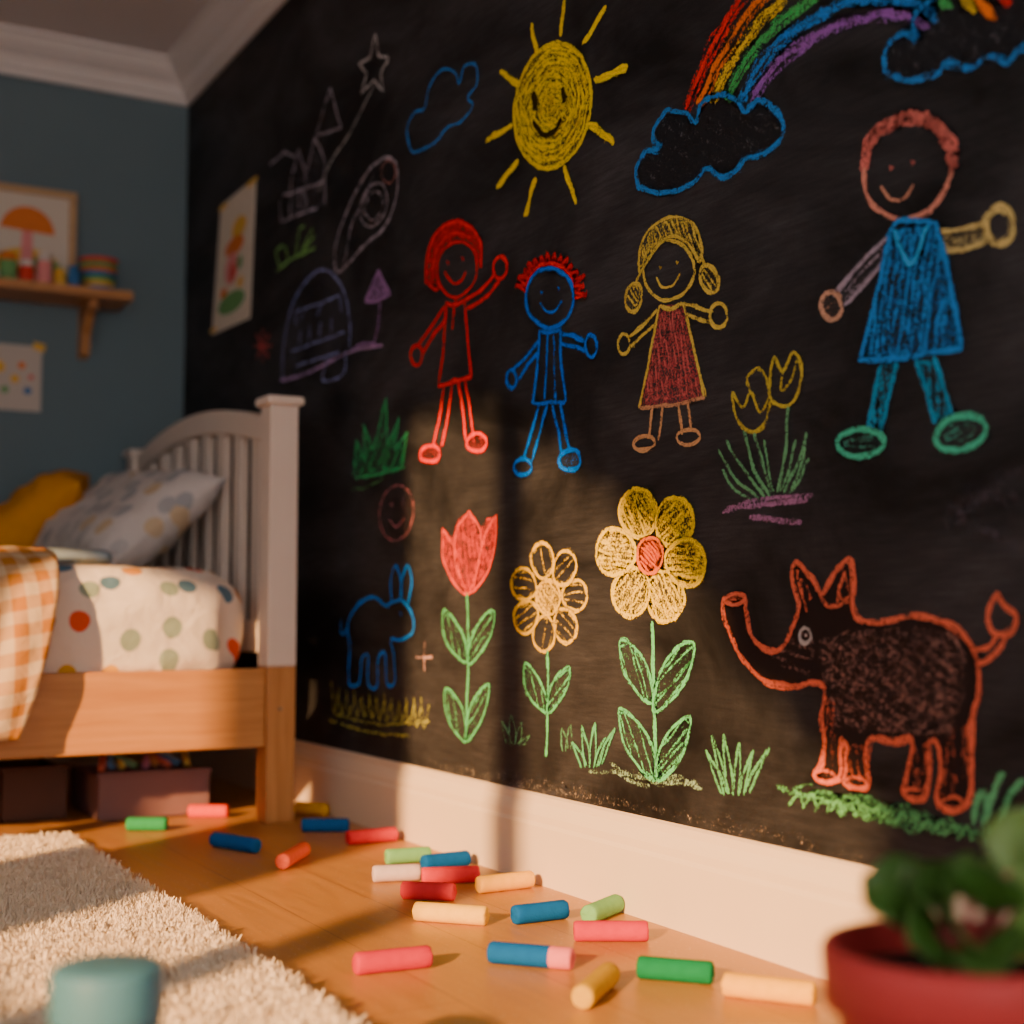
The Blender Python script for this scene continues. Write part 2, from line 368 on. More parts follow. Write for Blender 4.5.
d=Drawing('chalk_cloud_drawing')
d.line([(412,150),(408,130),(415,113),(426,108),(430,88),(443,70),(456,72),(460,84),(466,66),(477,66),(478,84),(469,98),(474,106),(462,122),(448,128),(437,142),(420,151)],(.03,.24,.72),.012,.92,closed=True)
d.done()

d=Drawing('chalk_rainbow_drawing')
arcs=[((.88,.04,.03),[(687,110),(708,58),(738,6),(775,-38),(830,-75),(900,-80),(970,-40),(1010,5)]),
((.90,.22,.03),[(699,106),(721,58),(752,10),(790,-28),(840,-58),(900,-60),(960,-25),(995,15)]),
((.92,.66,.04),[(712,102),(734,58),(765,16),(803,-16),(850,-38),(902,-40),(950,-20),(972,8)]),
((.08,.52,.14),[(726,100),(748,58),(779,23),(815,-3),(858,-18),(903,-19),(935,-8),(950,6)]),
((.03,.26,.76),[(741,100),(762,62),(793,32),(828,11),(866,0),(903,0),(925,8),(936,16)]),
((.36,.14,.54),[(754,98),(776,66),(806,42),(840,25),(873,16),(903,16),(918,20),(928,28)])]
for c,p in arcs:
    d.line(p,c,.021,.85,passes=2,jit=.006)
    d.line([(x+4,y+3) for x,y in p],c,.017,.70,passes=1,jit=.008)
    d.line([(x-3,y-2) for x,y in p],c,.014,.62,passes=1,jit=.008)
d.done()

CB=(.03,.26,.72)
def cloudfill(d,p):
    d.fill(p,(.022,.023,.026),.95); d.hatch(p,(.11,.115,.13),30,12,.02,.50,6)
d=Drawing('chalk_cloud_drawing')
p=[(642,188),(637,168),(648,150),(661,150),(655,132),(666,114),(686,112),(697,122),(702,104),(718,96),(738,98),(746,112),(757,101),(772,106),(784,122),(780,143),(764,154),(746,158),(738,170),(722,176),(708,170),(694,183),(676,191),(657,193)]
cloudfill(d,p); d.line(p,CB,.016,.88,closed=True,passes=3,jit=.006); d.done()
d=Drawing('chalk_cloud_drawing')
p=[(888,72),(886,52),(900,36),(917,38),(915,18),(930,0),(955,-14),(985,-25),(1020,-20),(1050,-30),(1080,0),(1075,30),(1050,50),(1024,48),(1008,62),(990,56),(970,68),(950,62),(935,76),(908,80)]
cloudfill(d,p); d.line(p,CB,.016,.82,closed=True,passes=2,jit=.006); d.done()

# --- red child
d=Drawing('chalk_red_child_drawing')
d.ell(458,269,20,28,6,col=RED,w=.011)
hair=[(427,284),(427,258),(435,236),(452,222),(470,225),(482,242),(483,268),(477,262),(472,243),(458,237),(445,244),(438,262),(438,284)]
d.fill(hair,RED,.7); d.line([(427,284),(428,258),(436,236),(452,223),(470,226),(481,242),(482,268)],RED,.017,1.0)
d.line([(429,284),(438,290),(440,280)],RED,.012,.9); d.line([(433,270),(440,246),(455,233),(472,238)],RED,.013,.95)
d.dot(449,263,RED); d.dot(464,259,RED); d.line([(446,272),(454,283),(462,281),(467,271)],RED,.009)
w=.0152
d.line([(456,297),(456,304)],RED,w)
d.line([(446,303),(444,345),(439,386)],RED,w); d.line([(465,300),(468,340),(472,377)],RED,w); d.line([(446,303),(456,305),(465,300)],RED,w)
d.line([(455,303),(453,330)],RED,w*.8); d.line([(439,386),(472,377)],RED,w)
d.line([(445,306),(431,328),(418,347)],RED,w); d.line([(447,317),(434,336),(422,356)],RED,w)
d.ell(417,355,6,10,0,col=RED,w=w)
d.line([(466,300),(482,290),(495,275)],RED,w); d.line([(468,309),(486,298),(500,281)],RED,w); d.ell(501,268,7,11,0,col=RED,w=w)
d.line([(445,386),(441,415),(434,446)],RED,w); d.line([(453,384),(449,415),(443,446)],RED,w)
d.line([(459,382),(464,410),(467,440)],RED,w); d.line([(466,380),(471,408),(474,434)],RED,w)
d.ell(431,454,10,8,-8,col=RED,w=w); d.ell(478,443,10,9,-8,col=RED,w=w)
d.fill(ell(431,454,10,8,-8),RED,.55); d.fill(ell(478,443,10,9,-8),RED,.55)
d.done()
# --- blue child
d=Drawing('chalk_blue_child_drawing')
d.ell(551,298,24,30,0,col=BLU,w=w)
for i in range(15):
    a=math.radians(188+ i*11.8); b=math.radians(188+(i+.5)*11.8)
    p0=(551+25*math.cos(a),296+31*math.sin(a)); k=1.42+random.uniform(-.08,.1)
    p1=(551+25*k*math.cos(b),296+31*k*math.sin(b)); b2=math.radians(188+(i+1)*11.8); p2=(551+25*math.cos(b2),296+31*math.sin(b2))
    d.line([p0,p1,p2],RED,.0135,1,smooth=False,passes=2)
d.line(ell(551,291,24,27,0,a0=190,a1=350),RED,.018,1,smooth=False,passes=3)
d.dot(543,293,BLU); d.dot(560,289,BLU); d.line([(541,303),(547,311),(556,311),(563,301)],BLU,.009)
d.line([(541,330),(539,365),(534,404)],BLU,w); d.line([(560,328),(562,365),(566,402)],BLU,w); d.line([(541,331),(550,333),(560,329)],BLU,w)
d.line([(548,334),(547,365),(545,400)],BLU,w*.85); d.line([(554,334),(555,365),(556,400)],BLU,w*.7,.8)
d.line([(534,404),(566,402)],BLU,w)
d.line([(540,340),(528,356),(514,370)],BLU,w); d.line([(540,352),(528,366),(518,380)],BLU,w); d.ell(512,379,5,9,0,col=BLU,w=w)
d.line([(561,334),(574,336),(586,341)],BLU,w); d.line([(562,344),(574,346),(586,351)],BLU,w); d.ell(592,346,6,11,0,col=BLU,w=w)
d.line([(540,405),(533,432),(524,460)],BLU,w); d.line([(548,405),(541,432),(533,461)],BLU,w)
d.line([(553,405),(559,430),(563,456)],BLU,w); d.line([(561,403),(566,428),(571,452)],BLU,w)
d.ell(524,467,9,8,-5,col=BLU,w=w); d.ell(571,460,11,10,-8,col=BLU,w=w)
d.fill(ell(571,460,11,10,-8),BLU,.5)
d.done()
# --- yellow girl
HY=(.80,.62,.10); DR=(.44,.08,.09)
d=Drawing('chalk_girl_drawing'); w=.0118
d.ell(670,270,26,30,0,col=HY,w=.011)
cap=[(641,272),(642,248),(653,228),(675,217),(695,226),(704,248),(701,262),(690,245),(676,236),(660,245),(648,262)]
d.fill(cap,HY,.6); d.hatch(cap,HY,70,5,.009,.8); d.line(cap,HY,.012,.9,closed=True)
d.ell(634,297,8,15,10,col=HY,w=w); d.fill(ell(634,297,8,14,10),HY,.5); d.hatch(ell(634,297,7,13,10),HY,60,5,.008,.8); d.line([(642,272),(636,282)],HY,w)
d.ell(710,279,9,15,-20,col=HY,w=w); d.fill(ell(710,279,8,14,-20),HY,.5); d.hatch(ell(710,279,8,13,-20),HY,60,5,.008,.8); d.line([(701,256),(706,266)],HY,w)
d.dot(661,268,HY); d.dot(678,263,HY); d.line([(657,277),(664,287),(674,285),(681,273)],HY,.008)
dress=[(660,306),(684,303),(694,345),(706,397),(675,404),(640,408),(650,360)]
d.fill(dress,DR,.74); d.hatch([(663,312),(681,310),(702,394),(645,402)],(.64,.15,.14),82,5,.010,.8)
d.hatch([(663,312),(681,310),(702,394),(645,402)],(.64,.15,.14),96,8,.010,.7)
d.line([(660,306),(650,360),(640,408)],HY,w); d.line([(684,303),(694,345),(706,398)],HY,w); d.line([(640,408),(672,405),(706,398)],(.68,.35,.18),w)
d.line([(660,306),(672,309),(684,303)],HY,w)
d.line([(658,309),(645,324),(629,338)],HY,w); d.line([(657,322),(645,334),(632,348)],HY,w); d.ell(625,344,6,10,0,col=HY,w=w)
d.line([(685,304),(700,308),(714,311)],HY,w); d.line([(688,315),(701,319),(713,322)],HY,w); d.ell(720,316,8,12,0,col=HY,w=w)
LG=(.76,.42,.19)
d.line([(654,407),(652,425),(650,438)],LG,w); d.line([(663,406),(661,425),(659,440)],LG,w); d.line([(679,404),(681,420),(683,434)],LG,w); d.line([(688,402),(690,418),(692,430)],LG,w)
d.ell(645,443,11,7,-5,col=LG,w=w); d.ell(689,437,12,8,-8,col=LG,w=w)
d.done()
# --- adult
d=Drawing('chalk_adult_drawing'); w=.013
HP=(.74,.20,.17)
d.ell(908,170,43,51,18,col=(.74,.30,.22),w=w,passes=3)
for k in range(7):
    d.line([(x+random.uniform(-4,4),y+random.uniform(-4,4)) for x,y in [(866,168),(870,142),(888,125),(915,119),(940,126),(953,145),(955,162)]],HP,.015,.85,passes=1)
hp=ell(908,168,43,51,18,a0=200,a1=345,n=24)
d.line([(x+random.uniform(-6,6),y+random.uniform(-7,5)) for x,y in hp for _ in (0,1)],HP,.013,.9,smooth=False)
d.dot(892,169,HP,3); d.dot(914,163,HP,3); d.line([(882,187),(892,199),(906,198),(915,184)],(.65,.3,.2),.009)
AB=(.03,.28,.76)
body=[(893,230),(912,226),(938,224),(948,268),(963,348),(910,357),(861,361),(876,300)]
d.fill(body,(.02,.17,.50),.62); d.hatch(body,AB,98,8,.012,.78,4); d.hatch(body,AB,84,12,.011,.72,8)
d.line([(893,230),(878,295),(861,361)],AB,w,passes=3); d.line([(936,222),(949,270),(963,348)],AB,w,passes=3); d.line([(861,361),(905,358),(963,348)],AB,w,passes=3)
d.line([(895,230),(912,264),(930,224)],(.06,.40,.80),.014,1); d.line([(889,236),(900,222),(917,221),(936,223)],AB,w)
AL=(.40,.33,.42); HD=(.70,.40,.27)
d.line([(889,236),(862,262),(834,294)],AL,w); d.line([(884,262),(866,283),(845,306)],AL,w)
d.fill([(886,240),(882,262),(845,304),(836,294)],AL,.46); d.hatch([(886,242),(882,262),(845,304),(836,296)],AL,-48,7,.009,.66)
d.ell(832,306,10,14,0,col=HD,w=w,passes=3); d.fill(ell(832,306,10,14),HD,.5)
HR=(.74,.60,.22)
d.line([(938,231),(962,231),(990,221)],HR,w); d.line([(943,250),(966,249),(990,239)],HR,w); d.hatch([(942,234),(990,224),(990,238),(944,249)],(.52,.44,.2),-8,6,.011,.74)
d.ell(1000,226,14,19,0,col=HR,w=w,passes=3); d.ell(1000,226,11,15,0,col=HR,w=w,st=.8,passes=1)
for a,b in [((881,364),(868,430)),((897,362),(881,433)),((916,360),(937,424)),((934,357),(955,420))]:
    d.line([a,((a[0]+b[0])/2+1,(a[1]+b[1])/2),b],(.04,.36,.64),w)
for q in ([(882,364),(896,362),(881,430),(868,428)],[(917,360),(933,358),(954,418),(938,422)]):
    d.fill(q,(.03,.25,.44),.55); d.hatch(q,(.04,.34,.56),88,6,.011,.75)
d.ell(862,443,24,13,-3,col=(.08,.60,.38),w=.015,passes=3); d.ell(962,433,26,17,-20,col=(.08,.60,.38),w=.015,passes=3)
d.hatch(ell(862,443,18,8),(.08,.40,.3),0,6,.009,.66); d.hatch(ell(962,433,20,11,-20),(.08,.4,.3),-20,6,.009,.66)
d.done()

# --- faint drawings at the far end
FV=(.56,.50,.60)
d=Drawing('chalk_kite_drawing')
d.line([(376,34),(380,56),(391,58),(382,72),(384,92),(375,80),(362,94),(368,74),(360,64),(371,58)],(.68,.66,.66),.013,.80,closed=True,smooth=False,passes=1)
d.line([(377,82),(365,105),(350,135),(332,162),(318,195)],(.60,.58,.58),.012,.78,passes=1); d.done()
d=Drawing('chalk_castle_drawing')
for l in [[(317,136),(331,88),(342,128),(317,136)],[(281,222),(318,208)],[(291,220),(292,178),(300,150),(306,172),(308,214)],[(308,172),(316,138),(326,160),(326,205)],[(284,196),(325,182)],[(282,222),(281,200)],[(300,210),(300,192),(304,190),(305,210)],[(270,165),(285,152),(297,158)]]:
    d.line(l,FV,.014,.78,smooth=False,passes=1)
d.fill([(291,220),(292,178),(300,150),(308,172),(316,138),(326,160),(326,205)],(.32,.29,.38),.50)
d.done()
d=Drawing('chalk_snail_drawing')
d.line([(337,272),(336,245),(350,205),(368,172),(385,158),(397,165),(396,200),(384,228),(365,245),(350,262)],FV,.014,.80,closed=True,passes=2)
d.line([(345,262),(352,225),(366,195),(375,172)],FV,.011,.72,passes=1)
d.line(ell(374,205,13,22,15),FV,.011,.74,smooth=False,passes=1); d.line(ell(374,206,9,15,15),FV,.010,.66,smooth=False,passes=1); d.dot(368,200,FV,2.2,.85); d.dot(380,194,FV,2.2,.85); d.line([(366,214),(374,220),(382,212)],FV,.009,.75,passes=1); d.line(ell(389,172,7,11,0),(.65,.26,.22),.010,.72,smooth=False,passes=1); d.done()
d=Drawing('chalk_house_drawing')
HV=(.32,.38,.78)
d.line([(283,380),(284,345),(292,308),(306,282),(324,270),(342,286),(350,318),(350,348)],HV,.015,.84,passes=2)
d.line([(281,381),(310,372),(350,352),(383,345)],(.56,.36,.68),.015,.84,passes=2)
for l in [[(296,325),(296,312),(340,296),(342,312)],[(292,352),(345,332)],[(300,345),(301,330)],[(310,341),(310,326)],[(320,337),(321,322)],[(332,333),(332,318)],[(300,322),(306,308)],[(318,316),(322,302)],[(296,366),(340,352)]]:
    d.line(l,HV,.012,.80,smooth=False,passes=1)
d.line([(330,356),(323,380),(344,374),(346,350)],HV,.012,.78,passes=1)
d.fill([(286,375),(288,320),(324,275),(345,300),(350,348)],(.12,.13,.24),.48); d.done()
d=Drawing('chalk_tree_drawing')
T=(.48,.26,.64)
tp=[(366,301),(379,271),(391,294),(378,302)]
d.fill(tp,T,.7); d.line(tp,T,.013,.9,closed=True,smooth=False); d.line([(381,302),(379,325),(374,348)],T,.014,.85); d.line([(352,350),(366,343),(382,346)],T,.012,.8,passes=1); d.done()
d=Drawing('chalk_weeds_drawing')
for l in [[(277,272),(288,262),(300,255)],[(281,268),(277,252),(284,245)],[(290,262),(286,246)],[(297,256),(300,230),(306,226)],[(300,256),(310,243),(316,236)],[(303,250),(314,228)],[(300,256),(316,248)]]:
    d.line(l,(.26,.56,.16),.016,.9,passes=2)
d.done()
d=Drawing('chalk_star_flower_drawing')
for a in range(0,360,45):
    d.line([(263,346),(263+9*math.cos(math.radians(a)),346+17*math.sin(math.radians(a)))],(.66,.12,.12),.014,.88,passes=1)
d.line([(232,300),(240,290)],FV,.01,.6); d.line([(213,325),(216,300)],(.1,.1,.3),.01,.6); d.done()
d=Drawing('chalk_face_drawing')
FR=(.50,.18,.22)
d.ell(397,513,17,28,5,col=FR,w=.010,st=.78,passes=1); d.fill(ell(397,513,16,27,5),(.18,.07,.08),.5); d.dot(392,505,FR,2.2,.85); d.dot(403,502,FR,2.2,.85); d.line([(390,520),(397,527),(405,518)],FR,.009,.78,passes=1)
d.line([(417,657),(433,657)],(.65,.42,.42),.008,.8); d.line([(425,642),(425,672)],(.65,.42,.42),.008,.8); d.done()

def grass(d,base,tips,col,w=.011,st=.85,spread=6):
    for i,t in enumerate(tips):
        bx=base[0]+(t[0]-base[0])*.35; 
        b0=(bx-spread*.4,base[1]+random.uniform(-2,2)); b1=(bx+spread*.5,base[1]+random.uniform(-2,2))
        m0=(bx*.6+t[0]*.4-spread*.45,(base[1]*.55+t[1]*.45)); m1=(bx*.6+t[0]*.4+spread*.45,(base[1]*.5+t[1]*.5))
        d.line([b0,m0,t],col,w,st,passes=1); d.line([t,m1,b1],col,w,st,passes=1)
d=Drawing('chalk_grass_tuft_drawing')
gp=[(354,476),(357,440),(366,462),(364,424),(374,450),(387,398),(388,445),(400,418),(395,450),(408,432),(403,466)]
d.fill(gp,(.04,.34,.13),.6); d.line(gp,(.05,.56,.22),.013,.92,smooth=False); d.hatch(gp,(.04,.48,.18),-70,7,.012,.80); d.line([(356,478),(380,474),(405,467)],(.05,.50,.19),.014,.9,passes=3); d.line([(352,490),(368,487),(384,478)],(.12,.34,.12),.010,.75,passes=1); d.done()

# --- right tulips
d=Drawing('chalk_yellow_tulips_drawing')
TY=(.66,.55,.06); TG=(.16,.46,.22)
d.line([(733,392),(738,418),(752,432),(766,424),(771,398),(762,412),(752,392),(744,408)],TY,.010,.82,closed=True)
d.line([(752,392),(748,378),(760,368),(768,380),(771,398)],TY,.010,.8)
d.line([(772,372),(772,398),(786,406),(799,396),(803,368),(794,352),(784,372),(776,356)],TY,.010,.88,closed=True)
d.line([(784,372),(783,390),(794,378),(799,358)],TY,.009,.8,passes=1)
d.line([(755,434),(764,462),(772,492)],TG,.010,.8); d.line([(790,407),(787,450),(779,492)],TG,.010,.88)
for l in [[(772,496),(757,470),(745,430)],[(766,496),(745,470),(728,440)],[(760,498),(740,482),(719,450)],[(754,500),(736,490),(722,470)],[(784,494),(796,468),(807,433)],[(790,494),(800,480),(809,458)],[(775,495),(769,470),(765,440)],[(745,430),(752,462),(764,490)],[(807,433),(803,462),(792,490)],[(780,492),(790,470),(796,440)]]:
    d.line(l,TG,.0105,.84,passes=1)
for l in [[(724,512),(760,500),(812,494)],[(728,508),(770,504),(808,499)],[(750,518),(780,520),(802,522)]]: d.line(l,(.42,.20,.38),.015,.78,passes=2)
d.done()

# --- red tulip
def leaf(d,pts,col,h=True,st=.88):
    pp=cat(pts,True,6)
    d.fill(pp,(col[0]*.75,col[1]*.75,col[2]*.75),.46)
    d.line(pts,col,.0105,st,closed=True,passes=2)
    if h:
        a=math.degrees(math.atan2(pts[len(pts)//2][1]-pts[0][1],pts[len(pts)//2][0]-pts[0][0]))
        d.hatch(pp,col,a+12,7,.0085,.72)
d=Drawing('chalk_red_tulip_drawing')
tu=[(443,529),(452,540),(458,520),(470,511),(479,535),(486,519),(497,515),(495,548),(485,577),(468,594),(453,578),(444,555)]
RT=(.74,.04,.03)
d.fill(tu,RT,.66); d.hatch(tu,RT,84,4.5,.010,.78)
RT=(.84,.07,.045)
d.line([(443,529),(444,558),(453,580),(468,594),(486,576),(495,548),(497,515)],RT,.012,1)
d.line([(443,529),(455,548),(464,590)],RT,.011,.9); d.line([(470,511),(457,530),(456,562),(467,592)],RT,.011,.95); d.line([(470,511),(481,532),(480,562),(470,592)],RT,.011,.95); d.line([(497,515),(486,535),(474,588)],RT,.011,.95)
d.line([(468,594),(469,640),(468,700),(466,742)],MINT,.0135,1,passes=3)
leaf(d,[(467,662),(452,650),(444,632),(445,610),(458,624),(466,642)],MINT); leaf(d,[(469,664),(482,652),(493,632),(495,611),(482,620),(472,640)],MINT)
leaf(d,[(466,742),(452,725),(446,706),(447,688),(459,700),(466,720)],MINT); leaf(d,[(468,742),(480,726),(488,705),(490,684),(477,696),(469,716)],MINT); d.done()
def petal(cx,cy,ang,dist,ln,wd,sx):
    """ellipse petal at angle ang (0=up, clockwise) around a centre; sx = horizontal foreshortening of the board"""
    a=math.radians(ang); o=[]
    for i in range(27):
        t=2*math.pi*i/26; u=dist+ln*math.cos(t); v=wd*math.sin(t)*(1+.12*math.cos(t))
        x=u*math.sin(a)+v*math.cos(a); y=-u*math.cos(a)+v*math.sin(a); o.append((cx+x*sx,cy+y))
    return o
# --- yellow flower
d=Drawing('chalk_yellow_flower_drawing')
YO=(.92,.62,.02)
for ang in (-12,40,88,140,190,238,290):
    e=petal(549,597,ang,37,18,15.5,.70)
    d.line(e,YO,.0125,.95,smooth=False); d.hatch(e,YO,ang+90,8,.009,.66)
cc=ell(549,597,12,17); d.fill(cc,YO,.7); d.hatch(cc,YO,60,4,.009,.9); d.ell(549,597,12,17,0,col=YO,w=.011)
d.line([(548,650),(549,690),(547,756)],MINT,.012,.95,passes=2)
leaf(d,[(547,713),(534,702),(525,682),(526,663),(538,676),(546,694)],MINT); leaf(d,[(549,713),(560,702),(569,685),(570,667),(558,676),(550,694)],MINT); d.done()
# --- big flower
d=Drawing('chalk_daisy_drawing')
YD=(1.0,.76,.012)
for ang in (-20,42,100,158,214,274):
    e=petal(652,555,ang,44,25,23,.80); d.fill(e,YD,.64); d.hatch(e,YD,ang+90,6,.011,.80); d.hatch(e,YD,ang+70,9,.011,.74); d.line(e,YD,.014,.95,smooth=False,passes=2)
nb=len(d.v)
cc=ell(652,555,13,18); d.fill(cc,(.72,.08,.015),1.1); d.hatch(cc,(.80,.12,.02),50,4,.010,1,passes=2); d.ell(652,555,13,18,0,col=(.82,.17,.02),w=.012)
d.v=d.v[:nb]+[(x-.0026,y,z) for x,y,z in d.v[nb:]]
d.line([(653,622),(654,650),(655,715),(658,780)],MINT,.016,1,passes=3)
leaf(d,[(653,702),(636,690),(624,668),(621,640),(638,650),(650,672)],MINT); leaf(d,[(655,712),(676,696),(690,672),(695,643),(676,650),(660,676)],MINT)
leaf(d,[(657,780),(638,765),(625,742),(620,709),(640,724),(654,748)],MINT); leaf(d,[(658,780),(676,768),(687,745),(691,716),(674,728),(661,750)],MINT); d.done()
# --- grass and ground
d=Drawing('chalk_ground_grass_drawing')
grass(d,(592,766),[(573,742),(583,726),(596,722),(607,738),(616,728)],(.12,.52,.24),.010,.86)
grass(d,(515,745),[(503,722),(512,716),(522,722),(530,735)],(.12,.36,.20),.009,.76)
grass(d,(567,750),[(562,728),(571,725)],(.12,.36,.20),.009,.76)
grass(d,(735,794),[(706,750),(712,736),(724,734),(740,742),(754,750),(770,748)],(.12,.46,.20),.010,.84)
for l in [[(610,765),(640,774),(680,780),(704,786)],[(620,772),(660,782),(700,782)],[(590,768),(620,776),(650,786)]]: d.line(l,(.3,.5,.34),.014,.66,passes=2,jit=.010)
for k in range(9):
    y0=794+k*4.2; x0=775+k*15
    d.line([(x0+random.uniform(-8,8),y0-6),(x0+50,y0+1+random.uniform(-4,4)),(x0+105,y0+9)],(.12,.42,.17),.017,.72,passes=2,jit=.012)
for k in range(16):
    x=790+k*13; y=797+k*2.6; d.line([(x,y+9),(x+10,y-5),(x+15,y+9)],(.14,.48,.19),.012,.76,passes=1)
for a,b in [((984,826),(1003,772)),((996,830),(1024,778)),((1010,836),(1046,790)),((975,824),(985,790)),((1030,842),(1065,800)),((1003,830),(1012,790)),((1060,850),(1100,800))]:
    d.line([a,((a[0]+b[0])/2-3,(a[1]+b[1])/2),b],(.14,.52,.24),.018,.88,passes=2)
d.line([(985,828),(1030,842),(1080,852)],(.14,.48,.22),.016,.8)
GY=(.40,.42,.08)
for k in range(13):
    x=335+k*7.5; y=712+k*1.3; h=random.uniform(18,32); d.line([(x-3,y-h),(x,y),(x+5,y-h*.8)],GY,.013,.80,passes=1)
for l in [[(335,714),(380,724),(430,722)],[(330,720),(370,732),(410,736)]]: d.line(l,GY,.014,.74,passes=1)
d.done()
d=Drawing('chalk_dust_smudges')
for l,c,st in [([(430,760),(480,774),(540,784),(600,795)],(.40,.36,.33),.47),([(470,777),(520,785),(600,799),(700,820)],(.40,.34,.30),.45),([(700,820),(780,838),(860,856)],(.40,.34,.30),.42),([(960,500),(1000,480),(1030,470)],(.14,.12,.17),.5),([(945,520),(990,530),(1030,555)],(.14,.12,.17),.5),([(950,515),(985,495),(1024,500)],(.14,.12,.17),.5)]:
    d.line(l,c,.03,st,passes=2,jit=.012)
d.done()

# --- blue donkey
d=Drawing('chalk_donkey_drawing'); w=.0125
DB=(.01,.25,.97)
d.line([(388,606),(372,597),(356,608),(349,626),(351,650),(350,682),(360,683),(363,660),(369,656),(369,684),(378,686),(379,660),(386,654),(388,684),(396,682),(395,656),(392,640),(400,640),(412,634),(415,622),(410,608),(402,600),(390,604)],DB,w,1,closed=True)
d.line([(393,602),(392,580),(397,565),(402,580),(401,600)],DB,w,1); d.line([(403,600),(403,580),(409,565),(413,580),(409,604)],DB,w,1)
d.line([(349,628),(342,634),(341,620)],DB,w,.9); d.dot(401,614,DB); d.done()

# --- elephant
d=Drawing('chalk_elephant_drawing')
E=[(724,601),(727,622),(735,645),(748,665),(768,681),(792,686),(812,683),(826,688),(822,715),(825,742),(820,765),(815,776),(828,782),(841,775),(841,748),(846,742),(847,765),(845,783),(857,789),(868,783),(867,760),(872,740),(890,742),(912,742),(908,770),(903,792),(914,800),(926,796),(929,765),(930,742),(940,745),(940,775),(938,800),(952,810),(969,803),(972,770),(974,720),(980,690),(978,660),(968,638),(948,623),(915,616),(880,622),(860,620),(853,606),(855,580),(850,561),(838,572),(826,590),(820,594),(812,578),(797,562),(794,580),(799,606),(792,628),(783,646),(768,650),(753,638),(747,618),(745,598)]
EC=(.84,.18,.10)
d.fill(cat(E,True,4),(.026,.018,.017),1.1)
ib=[(818,640),(860,632),(915,626),(950,634),(968,660),(966,700),(950,735),(900,732),(835,728),(832,690),(820,672)]
d.fill(ib,(.24,.12,.10),.50)
d.hatch(ib,(.34,.17,.14),35,8,.013,.64,4); d.hatch(ib,(.28,.15,.13),-20,9,.012,.60,4); d.hatch([(770,655),(800,630),(815,640),(812,672),(790,676)],(.28,.14,.12),20,8,.012,.62)
d.line(E,EC,.013,.90,closed=True,passes=3,jit=.005)
d.line([(723,601),(733,595),(746,598),(738,605),(724,602)],EC,.012,1)
d.line([(808,612),(800,585),(798,568)],EC,.010,.8,passes=1); d.line([(846,570),(840,590),(838,605)],EC,.010,.8,passes=1); d.line([(820,594),(828,606),(842,604),(850,596)],EC,.010,.85)
for q in ([(799,602),(798,572),(816,598)],[(838,600),(848,570),(852,604)]): d.hatch(q,EC,85,6,.009,.7)
d.line([(978,664),(992,658),(1004,644),(1007,630)],EC,.0125,1); d.line([(974,650),(988,647),(997,636)],EC,.011,.9)
d.line([(1007,634),(994,632),(990,612),(998,594),(1004,606),(1018,616),(1014,630)],EC,.0125,1,closed=True)
for cx,cy in [(826,776),(857,783),(915,795),(954,804)]:
    d.ell(cx,cy,11,6,5,col=EC,w=.010,st=.85,passes=1); d.fill(ell(cx,cy,10,6,5),EC,.5)
for q in ([(825,700),(838,700),(838,770),(824,770)],[(848,745),(866,742),(866,780),(848,782)],[(911,742),(928,742),(924,792),(906,792)],[(945,740),(970,720),(966,795),(945,800)]): d.hatch(q,EC,85,7,.010,.60)
d.ell(807,635,6,8,0,col=(.50,.47,.47),w=.009,st=.95); d.dot(808,636,(.6,.55,.55),2); d.done()

# ------------------------------------------------------------------ bed
bed=empty('bed')
px0=-.172; pw=.072
YN=3.27; YF=4.58
def post(n,x,y,zt):
    box(n+'_leg',x-pw/2,x+pw/2,y-pw/2,y+pw/2,0,.37,M_pinez,bed,.004)
    box(n+'_upper',x-pw/2,x+pw/2,y-pw/2,y+pw/2,.37,zt,M_white,bed,.004)
    box(n+'_cap',x-pw/2-.012,x+pw/2+.012,y-pw/2-.012,y+pw/2+.012,zt,zt+.022,M_white,bed,.008)
post('head_post_near',px0,YN,1.0); post('head_post_far',px0,YF,1.0)
post('foot_post_near',-2.14,YN,.62); post('foot_post_far',-2.14,YF,.62)
def zt(y): 
    t=(y-YN)/(YF-YN); return .965+.080*math.sin(math.pi*t)**.9+.03*t
def sweep(n,y0,y1,zf,h,x,tx,mat,k=24):
    vs=[];fs=[]
    for i in range(k+1):
        y=y0+(y1-y0)*i/k; z=zf(y)
        vs+=[(x-tx/2,y,z),(x+tx/2,y,z),(x+tx/2,y,z+h),(x-tx/2,y,z+h)]
    for i in range(k):
        a=4*i
        for j in range(4): fs.append((a+j,a+(j+1)%4,a+4+(j+1)%4,a+4+j))
    fs+=[(3,2,1,0),(4*k,4*k+1,4*k+2,4*k+3)]
    me=bpy.data.meshes.new(n); me.from_pydata(vs,[],fs); o=link(n,me,mat,bed)
    b=o.modifiers.new('b','BEVEL'); b.width=.006; b.segments=2; b.limit_method='ANGLE'; b.angle_limit=math.radians(50)
    return o
sweep('headboard_top_rail',YN+pw/2-.003,YF-pw/2+.003,lambda y:zt(y)-.065,.065,px0,.045,M_white)
box('headboard_lower_rail',px0-.02,px0+.02,YN+pw/2,YF-pw/2,.40,.48,M_white,bed,.004)
ns=8
for i in range(ns):
    y=YN+ (i+1)*(YF-YN)/(ns+1)
    box('headboard_slat_%d'%i,px0-.011,px0+.011,y-.032,y+.032,.47,zt(y)-.05,M_white,bed,.003)
box('side_rail_near',-2.14+pw/2,px0-pw/2,YN-.024,YN+.006,.18,.365,M_pine,bed,.004)
box('side_rail_far',-2.14+pw/2,px0-pw/2,YF-.006,YF+.022,.185,.365,M_pine,bed,.004)
box('foot_panel',-2.155,-2.125,YN+pw/2,YF-pw/2,.2,.56,M_white,bed,.005)
